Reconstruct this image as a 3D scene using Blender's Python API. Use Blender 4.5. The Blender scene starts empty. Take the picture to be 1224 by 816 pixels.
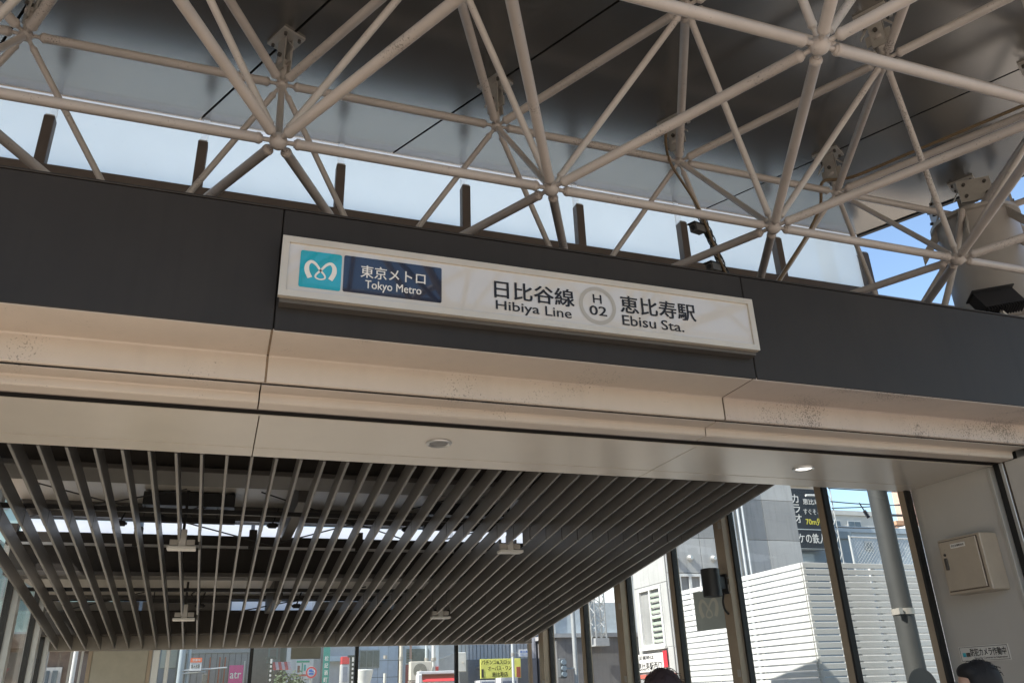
import bpy, bmesh, math, random
from mathutils import Vector, Matrix
random.seed(7)
R = math.radians
S = bpy.context.scene
COL = S.collection

# ------------------------------------------------------------------ camera
CAMZ = 1.62
cam = bpy.data.cameras.new('camera')
cam.sensor_width = 36.0
cam.lens = 28.29
cam.clip_start = 0.05
cam.clip_end = 2000
co = bpy.data.objects.new('camera', cam)
COL.objects.link(co)
rt, up, fw = Vector((0.94458, -0.32654, -0.03366)), Vector((-0.10128, -0.38742, 0.91632)), Vector((0.31225, 0.86214, 0.39902))
M = Matrix.Identity(4)
for i in range(3):
    M[i][0], M[i][1], M[i][2] = rt[i], up[i], -fw[i]
M[2][3] = CAMZ
co.matrix_world = M
S.camera = co

# ------------------------------------------------------------------ light
SUN = Vector((-0.92, -0.17, 1.0)).normalized()          # direction towards the sun
W = bpy.data.worlds.new('World'); S.world = W; W.use_nodes = True
wn = W.node_tree.nodes
sky = wn.new('ShaderNodeTexSky'); sky.sky_type = 'NISHITA'; sky.sun_disc = False
sky.sun_elevation = math.asin(SUN.z); sky.sun_rotation = math.atan2(SUN.x, SUN.y)
sky.air_density = 1.2; sky.dust_density = 0.6; sky.ozone_density = 2.0
W.node_tree.links.new(sky.outputs[0], wn['Background'].inputs[0])
wn['Background'].inputs[1].default_value = 0.13
sl = bpy.data.lights.new('sun', 'SUN'); sl.energy = 5.0; sl.angle = R(0.5); sl.color = (1.0, 0.93, 0.84)
so = bpy.data.objects.new('sun', sl); COL.objects.link(so)
so.rotation_euler = SUN.to_track_quat('Z', 'Y').to_euler()
so.location = (-20, 10, 30)
S.view_settings.view_transform = 'Standard'; S.view_settings.look = 'None'
S.view_settings.exposure = 1.0; S.view_settings.gamma = 1.0
S.cycles.max_bounces = 10; S.cycles.diffuse_bounces = 5; S.cycles.glossy_bounces = 4
S.cycles.transparent_max_bounces = 24; S.cycles.transmission_bounces = 6

# ------------------------------------------------------------------ materials
MATS = {}
def mat(name, col, rough=0.6, metal=0.0, var=0.12, scale=6.0, bump=0.0, bscale=60.0, speck=0.0, spscale=70.0, thr=0.615, streak=0.0, spec=0.5, coat=0.0, emit=None, rvar=1.0):
    if name in MATS: return MATS[name]
    m = bpy.data.materials.new(name); m.use_nodes = True
    nt = m.node_tree; n = nt.nodes; L = nt.links
    b = n['Principled BSDF']
    b.inputs['Roughness'].default_value = rough; b.inputs['Metallic'].default_value = metal
    b.inputs['Specular IOR Level'].default_value = spec
    b.inputs['Coat Weight'].default_value = coat
    geo = n.new('ShaderNodeNewGeometry')
    pos = geo.outputs['Position']
    nz = n.new('ShaderNodeTexNoise'); nz.inputs['Scale'].default_value = scale; nz.inputs['Detail'].default_value = 6
    nz.inputs['Roughness'].default_value = 0.62
    L.new(pos, nz.inputs['Vector'])
    rp = n.new('ShaderNodeValToRGB')
    rp.color_ramp.elements[0].position = 0.28; rp.color_ramp.elements[1].position = 0.74
    c = Vector(col)
    rp.color_ramp.elements[0].color = (*(c * (1 - var)), 1); rp.color_ramp.elements[1].color = (*[min(1, v * (1 + var * .6)) for v in c], 1)
    L.new(nz.outputs['Fac'], rp.inputs[0])
    out = rp.outputs[0]
    if streak > 0:
        mp = n.new('ShaderNodeMapping'); mp.inputs['Scale'].default_value = (9, 9, 0.5)
        L.new(pos, mp.inputs[0])
        n2 = n.new('ShaderNodeTexNoise'); n2.inputs['Scale'].default_value = 1.6; n2.inputs['Detail'].default_value = 5
        L.new(mp.outputs[0], n2.inputs['Vector'])
        r2 = n.new('ShaderNodeValToRGB'); r2.color_ramp.elements[0].position = 0.5; r2.color_ramp.elements[1].position = 0.75
        r2.color_ramp.elements[0].color = (0, 0, 0, 1); r2.color_ramp.elements[1].color = (streak, streak, streak, 1)
        L.new(n2.outputs['Fac'], r2.inputs[0])
        mx = n.new('ShaderNodeMix'); mx.data_type = 'RGBA'
        L.new(r2.outputs[0], mx.inputs[0]); L.new(out, mx.inputs[6]); mx.inputs[7].default_value = (*(c * 0.45), 1)
        out = mx.outputs[2]
    if speck > 0:
        n3 = n.new('ShaderNodeTexNoise'); n3.inputs['Scale'].default_value = spscale; n3.inputs['Detail'].default_value = 2
        L.new(pos, n3.inputs['Vector'])
        n4 = n.new('ShaderNodeTexNoise'); n4.inputs['Scale'].default_value = 2.3; n4.inputs['Detail'].default_value = 3
        L.new(pos, n4.inputs['Vector'])
        ad = n.new('ShaderNodeMath'); ad.operation = 'ADD'
        L.new(n3.outputs['Fac'], ad.inputs[0]); L.new(n4.outputs['Fac'], ad.inputs[1])
        r3 = n.new('ShaderNodeValToRGB'); r3.color_ramp.interpolation = 'EASE'
        r3.color_ramp.elements[0].position = thr; r3.color_ramp.elements[1].position = thr + 0.075
        hf = n.new('ShaderNodeMath'); hf.operation = 'MULTIPLY'; hf.inputs[1].default_value = 0.5
        L.new(ad.outputs[0], hf.inputs[0]); L.new(hf.outputs[0], r3.inputs[0])
        r3.color_ramp.elements[0].color = (0, 0, 0, 1); r3.color_ramp.elements[1].color = (speck, speck, speck, 1)
        mx = n.new('ShaderNodeMix'); mx.data_type = 'RGBA'
        L.new(r3.outputs[0], mx.inputs[0]); L.new(out, mx.inputs[6]); mx.inputs[7].default_value = (*(c * 0.22), 1)
        out = mx.outputs[2]
    L.new(out, b.inputs['Base Color'])
    # roughness variation
    rr = n.new('ShaderNodeMapRange'); rr.inputs[3].default_value = max(0.02, rough - 0.07*rvar); rr.inputs[4].default_value = min(1, rough + 0.09*rvar)
    L.new(nz.outputs['Fac'], rr.inputs[0]); L.new(rr.outputs[0], b.inputs['Roughness'])
    if bump > 0:
        nb = n.new('ShaderNodeTexNoise'); nb.inputs['Scale'].default_value = bscale; nb.inputs['Detail'].default_value = 4
        L.new(pos, nb.inputs['Vector'])
        bp = n.new('ShaderNodeBump'); bp.inputs['Strength'].default_value = bump; bp.inputs['Distance'].default_value = 0.01
        L.new(nb.outputs['Fac'], bp.inputs['Height']); L.new(bp.outputs[0], b.inputs['Normal'])
    if emit:
        b.inputs['Emission Color'].default_value = (*emit[:3], 1); b.inputs['Emission Strength'].default_value = emit[3]
    MATS[name] = m
    return m

def glass_mat(name, tint, ior=1.45, rough=0.0, boost=1.0):
    m = bpy.data.materials.new(name); m.use_nodes = True
    nt = m.node_tree; n = nt.nodes; L = nt.links; n.remove(n['Principled BSDF'])
    t = n.new('ShaderNodeBsdfTransparent'); t.inputs[0].default_value = (*tint, 1)
    g = n.new('ShaderNodeBsdfGlossy'); g.inputs['Roughness'].default_value = rough
    lw = n.new('ShaderNodeLayerWeight'); lw.inputs[0].default_value = 0.5
    pw = n.new('ShaderNodeMath'); pw.operation = 'POWER'; pw.inputs[1].default_value = 5.0
    L.new(lw.outputs['Facing'], pw.inputs[0])
    f = n.new('ShaderNodeMath'); f.operation = 'MULTIPLY_ADD'; f.inputs[1].default_value = 0.9; f.inputs[2].default_value = 0.035
    L.new(pw.outputs[0], f.inputs[0])
    mx = n.new('ShaderNodeMixShader')
    L.new(f.outputs[0], mx.inputs[0]); L.new(t.outputs[0], mx.inputs[1]); L.new(g.outputs[0], mx.inputs[2])
    L.new(mx.outputs[0], n['Material Output'].inputs[0]); return m

def frost_mat(name, col, clear, speck=True):
    m = bpy.data.materials.new(name); m.use_nodes = True
    nt = m.node_tree; n = nt.nodes; L = nt.links; n.remove(n['Principled BSDF'])
    tr = n.new('ShaderNodeBsdfTranslucent'); tp = n.new('ShaderNodeBsdfTransparent')
    geo = n.new('ShaderNodeNewGeometry')
    nz = n.new('ShaderNodeTexNoise'); nz.inputs['Scale'].default_value = 45; nz.inputs['Detail'].default_value = 3
    L.new(geo.outputs['Position'], nz.inputs['Vector'])
    nz2 = n.new('ShaderNodeTexNoise'); nz2.inputs['Scale'].default_value = 3.0; nz2.inputs['Detail'].default_value = 6
    L.new(geo.outputs['Position'], nz2.inputs['Vector'])
    rp = n.new('ShaderNodeValToRGB'); rp.color_ramp.elements[0].position = 0.72; rp.color_ramp.elements[1].position = 0.80
    rp.color_ramp.elements[0].color = (*col, 1); rp.color_ramp.elements[1].color = (col[0] * .55, col[1] * .55, col[2] * .5, 1)
    L.new(nz.outputs['Fac'], rp.inputs[0])
    mr = n.new('ShaderNodeMix'); mr.data_type = 'RGBA'; mr.blend_type = 'MULTIPLY'; mr.inputs[0].default_value = 0.06
    L.new(rp.outputs[0], mr.inputs[6]); L.new(nz2.outputs['Fac'], mr.inputs[7])
    L.new(mr.outputs[2], tr.inputs[0]); L.new(mr.outputs[2], tp.inputs[0])
    mx = n.new('ShaderNodeMixShader'); mx.inputs[0].default_value = clear
    L.new(tr.outputs[0], mx.inputs[1]); L.new(tp.outputs[0], mx.inputs[2])
    L.new(mx.outputs[0], n['Material Output'].inputs[0]); return m

tube_m = mat('warm_grey_tube_paint', (0.455, 0.405, 0.365), 0.42, 0, 0.13, 3, speck=0.6, spscale=80, thr=0.595)
roof_m = mat('satin_roof_panel', (0.33, 0.322, 0.31), 0.25, 0.93, 0.02, 1.2, rvar=0.0)
seam_m = mat('dark_joint', (0.012, 0.011, 0.010), 0.8)
steel_m = mat('bracket_steel', (0.42, 0.39, 0.35), 0.42, 0.35, 0.15, 12, speck=0.5)
boltm = mat('bolt_dark', (0.10, 0.09, 0.08), 0.5, 0.6)
dark_m = mat('charcoal_fascia', (0.028, 0.0245, 0.0225), 0.48, 0.0, 0.22, 1.6, bump=0.05, bscale=5, streak=0.25, spec=0.28)
beige_m = mat('beige_trim_panel', (0.535, 0.46, 0.388), 0.36, 0, 0.06, 3, speck=0.65, spscale=95, streak=0.08)
soff_m = mat('cream_soffit_panel', (0.53, 0.485, 0.42), 0.28, 0.0, 0.05, 2.5, speck=0.10, spscale=140, rvar=0.15)
grime_m = mat('brown_grime_seal', (0.10, 0.075, 0.055), 0.8, 0, 0.4, 30)
black_m = mat('black_paint', (0.012, 0.012, 0.013), 0.45)
ledge_m = mat('brown_ledge', (0.13, 0.105, 0.09), 0.6, 0.1, 0.15, 5)
blade_m = mat('grey_blade', (0.152, 0.145, 0.137), 0.36, 0.25, 0.08, 5)
conc_m = mat('dark_concrete', (0.042, 0.037, 0.033), 0.8, 0, 0.25, 4, bump=0.2)
ceil_m = mat('pale_ceiling_sheet', (0.38, 0.36, 0.33), 0.4, 0.2, 0.08, 3)
wall_m = mat('off_white_wall', (0.46, 0.44, 0.405), 0.42, 0, 0.05, 2.5)
mull_m = mat('bronze_mullion', (0.36, 0.29, 0.215), 0.38, 0.35, 0.08, 5)
alum_m = mat('silver_aluminium', (0.55, 0.55, 0.54), 0.35, 0.7, 0.06, 5)
frame_m = mat('champagne_sign_frame', (0.62, 0.555, 0.46), 0.30, 0.45, 0.06, 7)
face_m = mat('white_sign_acrylic', (0.54, 0.515, 0.48), 0.05, 0, 0.02, 3, coat=1.0)
teal_m = mat('teal_print', (0.012, 0.33, 0.42), 0.05, 0, 0.03, coat=1.0)
navy_m = mat('navy_print', (0.010, 0.013, 0.028), 0.05, 0, 0.03, coat=1.0)
white_p = mat('white_print', (0.72, 0.69, 0.64), 0.2, 0, 0.02)
black_p = mat('black_print', (0.012, 0.011, 0.011), 0.25, 0, 0.02)
grey_p = mat('grey_print', (0.38, 0.36, 0.32), 0.2, 0, 0.03)
glass_m = glass_mat('clear_glass', (0.955, 0.98, 0.975))
cglass_m = frost_mat('frosted_glass', (0.98, 1.0, 0.975), 0.30)
bglass_m = frost_mat('bright_glass', (1.0, 1.0, 1.0), 0.12)
cream_box = mat('cream_box_paint', (0.40, 0.34, 0.265), 0.4, 0, 0.07, 9, speck=0.3)
hair_b = mat('black_hair', (0.008, 0.007, 0.007), 0.75, 0, 0.3, 40)
hair_r = mat('dark_auburn_hair', (0.022, 0.010, 0.010), 0.7, 0, 0.3, 40)
skin_m = mat('skin', (0.50, 0.32, 0.235), 0.5, 0, 0.05)

def M_(n, c, r=0.6, me=0.0, **k): return mat(n, c, r, me, **k)

# ------------------------------------------------------------------ mesh helpers
class MB:
    def __init__(s): s.v = []; s.f = []
    def add(s, vs, fs):
        o = len(s.v); s.v += [Vector(p) for p in vs]; s.f += [tuple(i + o for i in f) for f in fs]; return s
    def box(s, x0, x1, y0, y1, z0, z1, c=0.0):
        if c <= 0:
            return s.add([(x0,y0,z0),(x1,y0,z0),(x1,y1,z0),(x0,y1,z0),(x0,y0,z1),(x1,y0,z1),(x1,y1,z1),(x0,y1,z1)],
                         [(0,3,2,1),(4,5,6,7),(0,1,5,4),(1,2,6,5),(2,3,7,6),(3,0,4,7)])
        bm = bmesh.new(); bmesh.ops.create_cube(bm, size=1)
        for v in bm.verts:
            v.co = Vector(((x0+x1)/2 + v.co.x*(x1-x0), (y0+y1)/2 + v.co.y*(y1-y0), (z0+z1)/2 + v.co.z*(z1-z0)))
        bmesh.ops.bevel(bm, geom=bm.edges[:], offset=c, segments=1, affect='EDGES', profile=0.5)
        bm.verts.index_update()
        s.add([v.co.copy() for v in bm.verts], [tuple(v.index for v in f.verts) for f in bm.faces]); bm.free(); return s
    def lathe(s, p0, p1, prof, n=16, caps=True):
        """prof: list of (t along axis in metres, radius)"""
        p0 = Vector(p0); p1 = Vector(p1); d = (p1 - p0).normalized()
        a = d.orthogonal().normalized(); b = d.cross(a)
        vs = []; fs = []
        for t, r in prof:
            for k in range(n):
                an = 2*math.pi*k/n; vs.append(p0 + d*t + (a*math.cos(an) + b*math.sin(an))*r)
        for i in range(len(prof)-1):
            for k in range(n):
                k2 = (k+1) % n; fs.append((i*n+k, i*n+k2, (i+1)*n+k2, (i+1)*n+k))
        if caps: fs.append(tuple(reversed(range(n)))); fs.append(tuple(range((len(prof)-1)*n, len(prof)*n)))
        return s.add(vs, fs)
    def cyl(s, p0, p1, r0, r1=None, n=12):
        L = (Vector(p1)-Vector(p0)).length
        return s.lathe(p0, p1, [(0, r0), (L, r0 if r1 is None else r1)], n)
    def path(s, pts, r, n=8):
        for a, b in zip(pts[:-1], pts[1:]): s.cyl(a, b, r, n=n)
        return s
    def ball(s, c, rad, n=14, m=9):
        if not hasattr(rad, '__len__'): rad = (rad, rad, rad)
        c = Vector(c); vs = []; fs = []
        for j in range(1, m):
            th = math.pi*j/m
            for k in range(n):
                ph = 2*math.pi*k/n
                vs.append(c + Vector((rad[0]*math.sin(th)*math.cos(ph), rad[1]*math.sin(th)*math.sin(ph), rad[2]*math.cos(th))))
        t = len(vs); vs += [c + Vector((0,0,rad[2])), c - Vector((0,0,rad[2]))]
        for k in range(n):
            k2 = (k+1) % n; fs.append((t, k, k2)); fs.append((t+1, (m-2)*n+k2, (m-2)*n+k))
            for j in range(m-2): fs.append((j*n+k, (j+1)*n+k, (j+1)*n+k2, j*n+k2))
        return s.add(vs, fs)
    def prism(s, poly, axis, d0, d1):
        """poly: 2D points; axis x: (y,z); y: (x,z); z: (x,y)"""
        n = len(poly)
        def P(p, d): return {'x': (d, p[0], p[1]), 'y': (p[0], d, p[1]), 'z': (p[0], p[1], d)}[axis]
        return s.add([P(p, d0) for p in poly] + [P(p, d1) for p in poly],
                     [tuple(reversed(range(n))), tuple(range(n, 2*n))] + [(i, (i+1) % n, n+(i+1) % n, n+i) for i in range(n)])
    def obox(s, c, ax, ay, az):
        """oriented box, centre + half axes"""
        c, ax, ay, az = map(Vector, (c, ax, ay, az))
        vs = [c + ax*i + ay*j + az*k for k in (-1, 1) for (i, j) in ((-1,-1),(1,-1),(1,1),(-1,1))]
        return s.add(vs, [(0,3,2,1),(4,5,6,7),(0,1,5,4),(1,2,6,5),(2,3,7,6),(3,0,4,7)])
    def mesh(s, name, m, smooth=None, base=Vector((0,0,0))):
        me = bpy.data.meshes.new(name)
        me.from_pydata([tuple(v - base) for v in s.v], [], s.f)
        bm = bmesh.new(); bm.from_mesh(me); bmesh.ops.recalc_face_normals(bm, faces=bm.faces[:]); bm.to_mesh(me); bm.free()
        me.materials.append(m)
        if smooth is not None:
            for p in me.polygons: p.use_smooth = True
            me.set_sharp_from_angle(angle=R(smooth))
        return me

BASE = {}
def link(o): COL.objects.link(o); return o
def tag(o, label, cat, group=None):
    o['label'] = label; o['category'] = cat
    if group: o['group'] = group
    return o
def thing(name, label, cat, base=(0,0,0), group=None):
    o = bpy.data.objects.new(name, None); o.empty_display_size = 0.2
    o.location = base; link(o); BASE[o] = Vector(base); return tag(o, label, cat, group)
def part(parent, name, mb, m, smooth=None, label=None):
    b = BASE[parent]
    o = bpy.data.objects.new(name, mb.mesh(name, m, smooth, b)); link(o); o.parent = parent; BASE[o] = b
    if label: o['label'] = label
    return o
def single(name, mb, m, label, cat, smooth=None, group=None, base=None):
    if base is None: base = Vector((sum(v.x for v in mb.v)/len(mb.v), sum(v.y for v in mb.v)/len(mb.v), min(v.z for v in mb.v)))
    base = Vector(base)
    o = bpy.data.objects.new(name, mb.mesh(name, m, smooth, base)); link(o); o.location = base; BASE[o] = base
    return tag(o, label, cat, group)
def struct(name, mb, m):
    o = bpy.data.objects.new(name, mb.mesh(name, m)); link(o); o['kind'] = 'structure'; BASE[o] = Vector((0,0,0)); return o
def inst(parent, name, me, loc, rot=None):
    o = bpy.data.objects.new(name, me); link(o); o.parent = parent; o.location = Vector(loc) - BASE[parent]; BASE[o] = BASE[parent]
    if rot is not None: o.rotation_mode = 'QUATERNION'; o.rotation_quaternion = rot
    return o

def text_mb(txt, origin, ux, uz, w, h, bold=0.0, spacing=1.0):
    """flat lettering fitted to a w x h box: origin = lower left, ux / uz = unit axes"""
    cu = bpy.data.curves.new('t', 'FONT'); cu.body = txt; cu.resolution_u = 3; cu.fill_mode = 'FRONT'
    cu.space_character = spacing; cu.space_line = 1.0
    ob = bpy.data.objects.new('t', cu); COL.objects.link(ob)
    dg = bpy.context.evaluated_depsgraph_get(); dg.update()
    me = bpy.data.meshes.new_from_object(ob.evaluated_get(dg))
    xs = [v.co.x for v in me.vertices]; ys = [v.co.y for v in me.vertices]
    mb = MB(); origin = Vector(origin); ux = Vector(ux); uz = Vector(uz)
    if xs:
        x0, x1, y0, y1 = min(xs), max(xs), min(ys), max(ys)
        out_ = ux.cross(uz)
        sh = [(0, 0)] if bold <= 0 else [(-1, -.5), (1, -.5), (-1, .5), (1, .5), (0, 0)]
        e = bold*0.9*(y1-y0)                      # stroke weight, relative to the glyph height
        for k, (i_, j_) in enumerate(sh):
            mb.add([origin + ux*((v.co.x-x0+(1+i_)*e)/(x1-x0+2*e)*w) + uz*((v.co.y-y0+(1+j_)*e)/(y1-y0+2*e)*h) + out_*(0.00006*k) for v in me.vertices], [tuple(p.vertices) for p in me.polygons])
    bpy.data.objects.remove(ob); bpy.data.curves.remove(cu); bpy.data.meshes.remove(me)
    return mb

X, Y, Z = Vector((1,0,0)), Vector((0,1,0)), Vector((0,0,1))
zc = lambda v: v + CAMZ

# ------------------------------------------------------------------ ground
struct('ground', MB().box(-400, 400, -400, 400, -0.5, 0.0), mat('pale_paving', (0.47, 0.40, 0.325), 0.8, 0, 0.12, 1.5, bump=0.1, bscale=30))
struct('road', MB().box(-60, 120, 18.2, 26.5, 0.001, 0.004), mat('asphalt', (0.10, 0.10, 0.10), 0.85, 0, 0.2, 8, bump=0.2))

# ------------------------------------------------------------------ space frame
x0, yA, a, Zt, b, ty, Zb = 0.0641, 4.3281, 1.8349, zc(4.5853), 1.6955, 1.1144, zc(3.2)
frame = thing('space_frame', 'warm grey triangulated tube space frame hanging under the canopy roof', 'space frame', (3.0, 2.0, Zb))
bot = {}; top = {}
XMIN, XMAX = -4.6, 10.0
for j in range(-1, 5):
    for i in range(-5, 8):
        px = x0 + a*(i + 0.5*(j % 2)); 
        if XMIN < px < XMAX: bot[(2*i + (j % 2), j)] = Vector((px, yA - j*b, Zb))
        if j >= 0 and XMIN < px < XMAX: top[(2*i + (j % 2), j)] = Vector((px, yA + ty - j*b, Zt))
TUBE = {}
def tube_mesh(r, L):
    k = (round(r, 4), round(L, 3))
    if k not in TUBE:
        g = 0.093                                  # ball radius + bolt
        prof = [(0.045, 0.015), (g, 0.015), (g, r*0.70), (g+0.012, r*0.90), (g+0.013, r*1.02), (g+0.020, r*1.10), (g+0.034, r*1.10), (g+0.040, r*1.02), (g+0.041, r)]
        prof = prof + [(L-t, q) for t, q in reversed(prof)]
        TUBE[k] = MB().lathe((0,0,0), (0,0,1), prof, 18).mesh('tube', tube_m, 35)
    return TUBE[k]
def tube(p, q, r):
    d = q - p
    inst(frame, 'tube', tube_mesh(r, d.length), p, d.to_track_quat('Z', 'Y'))
for D, r in ((bot, 0.033), (top, 0.0355)):
    for (i, j), p in D.items():
        for di, dj in ((2, 0), (1, 1), (-1, 1)):
            q = D.get((i+di, j+dj))
            if q: tube(p, q, r)
for (i, j), p in top.items():
    for k in ((i, j), (i-1, j-1), (i+1, j-1)):
        if k in bot: tube(p, bot[k], 0.0245)
ballm = MB().ball((0,0,0), 0.057, 20, 12).mesh('node_ball', tube_m, 60)
ballt = MB().ball((0,0,0), 0.050, 20, 12).mesh('node_ball', tube_m, 60)
for p in bot.values(): inst(frame, 'node_ball', ballm, p)
for p in top.values(): inst(frame, 'node_ball', ballt, p)
ZR = zc(5.056)                                     # underside of the roof
dr = Vector((-a/2, b, 0)).normalized(); dn = Vector((dr.y, -dr.x, 0))
hb = ZR - Zt
def bracket_parts():
    m1 = MB().obox((0,0,hb-0.012), dr*0.13, dn*0.10, Z*0.011).mesh('top_plate', steel_m)
    g = MB()
    for s in (-1, 1):
        g.obox((dn.x*s*0.032, dn.y*s*0.032, hb*0.62), dr*0.055, dn*0.006, Z*(hb*0.36))
    g.obox((0,0,hb*0.5), dr*0.10, dn*0.007, Z*0.05)
    g.obox(dr*0.085 + Z*(hb*0.76), dr*0.05 - Z*0.07, dn*0.006, Z*0.012)
    g.obox(dr*-0.085 + Z*(hb*0.76), dr*0.05 + Z*0.07, dn*0.006, Z*0.012)
    m2 = g.mesh('gusset', steel_m)
    m3 = MB().lathe((0,0,0.03), (0,0,1), [(0,0.034),(hb*0.34,0.030),(hb*0.36,0.05),(hb*0.42,0.05)], 14).mesh('stub', tube_m, 35)
    bt = MB()
    for u in (-0.095, 0.095):
        for w in (-0.065, 0.065):
            c = dr*u + dn*w; bt.cyl(c + Z*(hb-0.05), c + Z*(hb-0.02), 0.014, n=6)
    bt.cyl(dn*-0.06 + Z*hb*0.6, dn*0.06 + Z*hb*0.6, 0.018, n=8)
    m4 = bt.mesh('bolts', boltm)
    return m1, m2, m3, m4
BR = bracket_parts()
for (i, j), p in top.items():
    if p.y > -1.2:
        o = inst(frame, 'roof_bracket', BR[0], p)
        for me, nm in zip(BR[1:], ('gusset', 'stub', 'bolt')):
            c = bpy.data.objects.new(nm, me); link(c); c.parent = o

# ------------------------------------------------------------------ canopy roof
YG = 6.72                                          # clerestory line
YN, XL = -1.0, -5.6                                # near and left roof edges
roof = thing('canopy_roof', 'flat satin grey metal panel roof above the space frame', 'canopy', (0, 2, ZR))
sl_ = (a/2)/b
def strip(k0, k1, g=0.012):
    # strip between the diagonal joints that cross y = yA+ty at k0 and k1
    y1 = yA + ty
    def xx(k, y): return k - (y - y1)*sl_
    return [(xx(k0, YN)+g, YN), (xx(k1, YN)-g, YN), (xx(k1, YG)-g, YG), (xx(k0, YG)+g, YG)]
edge5 = 7.73
ks = [x0 + a*i for i in range(-8, 5)][:-1] + [x0 + 3*a, edge5]
ks = [x0 + a*i for i in range(-8, 4)] + [edge5]
def clip_left(poly, xl):
    out = []
    for p, q in zip(poly, poly[1:] + poly[:1]):
        if p[0] >= xl: out.append(p)
        if (p[0] < xl) != (q[0] < xl):
            t = (xl - p[0])/(q[0]-p[0]); out.append((xl, p[1] + t*(q[1]-p[1])))
    return out
for k0, k1 in zip(ks[:-1], ks[1:]):
    pl = clip_left(strip(k0, k1), XL)
    if len(pl) >= 3: part(roof, 'roof_panel', MB().prism(pl, 'z', ZR, ZR+0.035), roof_m)
full = clip_left(strip(ks[0], ks[-1], 0.0), XL)
part(roof, 'roof_deck', MB().prism(full, 'z', ZR+0.06, ZR+0.30), seam_m)
e0 = Vector((edge5 - (YN-yA-ty)*sl_, YN, ZR+0.10)); e1 = Vector((edge5 - (YG-yA-ty)*sl_, YG, ZR+0.10))
part(roof, 'edge_gutter', MB().obox((e0+e1)/2 + dn*0.03, (e1-e0)/2, dn*0.028, Z*0.115), black_m)
part(roof, 'edge_trim', MB().box(XL, e1.x, YG+0.004, YG+0.06, ZR+0.04, ZR+0.34), steel_m)

# ------------------------------------------------------------------ clerestory screen
cl = thing('clerestory_screen', 'frosted glass clerestory band with short dark posts under the canopy edge', 'glazing', (2, YG, zc(4.0)))
z_s, z_t = zc(4.225), zc(5.045)
px_ = [(-0.083 + 0.187*k)*YG for k in range(-5, 7)]
for k, (u, w) in enumerate(zip(px_[:-1], px_[1:])):
    part(cl, 'glass_pane', MB().box(u+0.012, w-0.012, YG-0.012, YG, z_s, zc(4.955)), cglass_m)
    part(cl, 'top_pane', MB().box(u+0.012, w-0.012, YG-0.012, YG, zc(4.965), z_t), bglass_m)
for u in px_:
    part(cl, 'post', MB().box(u-0.043, u+0.043, YG-0.13, YG-0.03, zc(4.226), zc(4.735), 0.004), ledge_m)
    part(cl, 'clamp', MB().box(u-0.035, u+0.035, YG-0.12, YG-0.016, zc(4.738), zc(4.752)), alum_m)
    part(cl, 'joint_sky_strip', MB().box(u-0.028, u+0.028, YG-0.030, YG-0.014, zc(4.70), z_t), bglass_m)  # white strip standing in for bright sky through the pane gap
part(cl, 'end_post', MB().box(px_[-1]+0.02, px_[-1]+0.10, YG-0.06, YG+0.05, zc(4.226), zc(4.78)), mat('tan_post', (0.45, 0.33, 0.22), 0.5))
part(cl, 'sill', MB().box(-7, px_[-1]+0.02, YG-0.16, YG+0.1, zc(2.23), z_s-0.004, 0.006), ledge_m)
part(cl, 'parapet', MB().box(px_[-1]+0.024, 12, YG-0.10, YG+0.1, zc(2.2), z_s-0.03, 0.006), mat('grey_parapet', (0.34, 0.33, 0.31), 0.6, 0, 0.2, 6, streak=0.5))

# ------------------------------------------------------------------ column
cc = Vector((x0 + 4*a, yA+ty, 0))
col = thing('canopy_column', 'thick pale grey round steel column with gusset plates carrying the canopy', 'column', cc)
part(col, 'shaft', MB().lathe(cc, cc+Z, [(0, 0.40), (zc(4.42), 0.40), (zc(4.46), 0.385), (zc(4.5), 0.385)], 48), mat('pale_column_paint', (0.38, 0.35, 0.32), 0.4, 0, 0.06, 3), 40)
part(col, 'cap_ring', MB().lathe(cc+Z*zc(4.50), cc+Z*zc(5), [(0, 0.44), (0.04, 0.44)], 48), steel_m, 40)
for k in range(6):
    an = math.pi*k/3 + 0.5
    u = Vector((math.cos(an), math.sin(an), 0)); w = Vector((-u.y, u.x, 0))
    part(col, 'gusset', MB().obox(cc + u*0.5 + Z*zc(4.30), u*0.10 - Z*0.14, w*0.010, Z*0.07), steel_m)
for k in range(4):
    an = math.pi*k/2 + 0.9
    u = Vector((math.cos(an), math.sin(an), 0)); w = Vector((-u.y, u.x, 0))
    br = part(col, 'head_bracket', MB().obox(cc + u*0.36 + Z*zc(4.74), u*0.012, w*0.16, Z*0.13), steel_m)
    bb = MB()
    for s in (-1, 1):
        for t in (-1, 1): bb.cyl(cc + u*0.37 + w*0.1*s + Z*zc(4.74+0.07*t), cc + u*0.40 + w*0.1*s + Z*zc(4.74+0.07*t), 0.018, n=6)
    part(br, 'bolt', bb, boltm)

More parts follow.
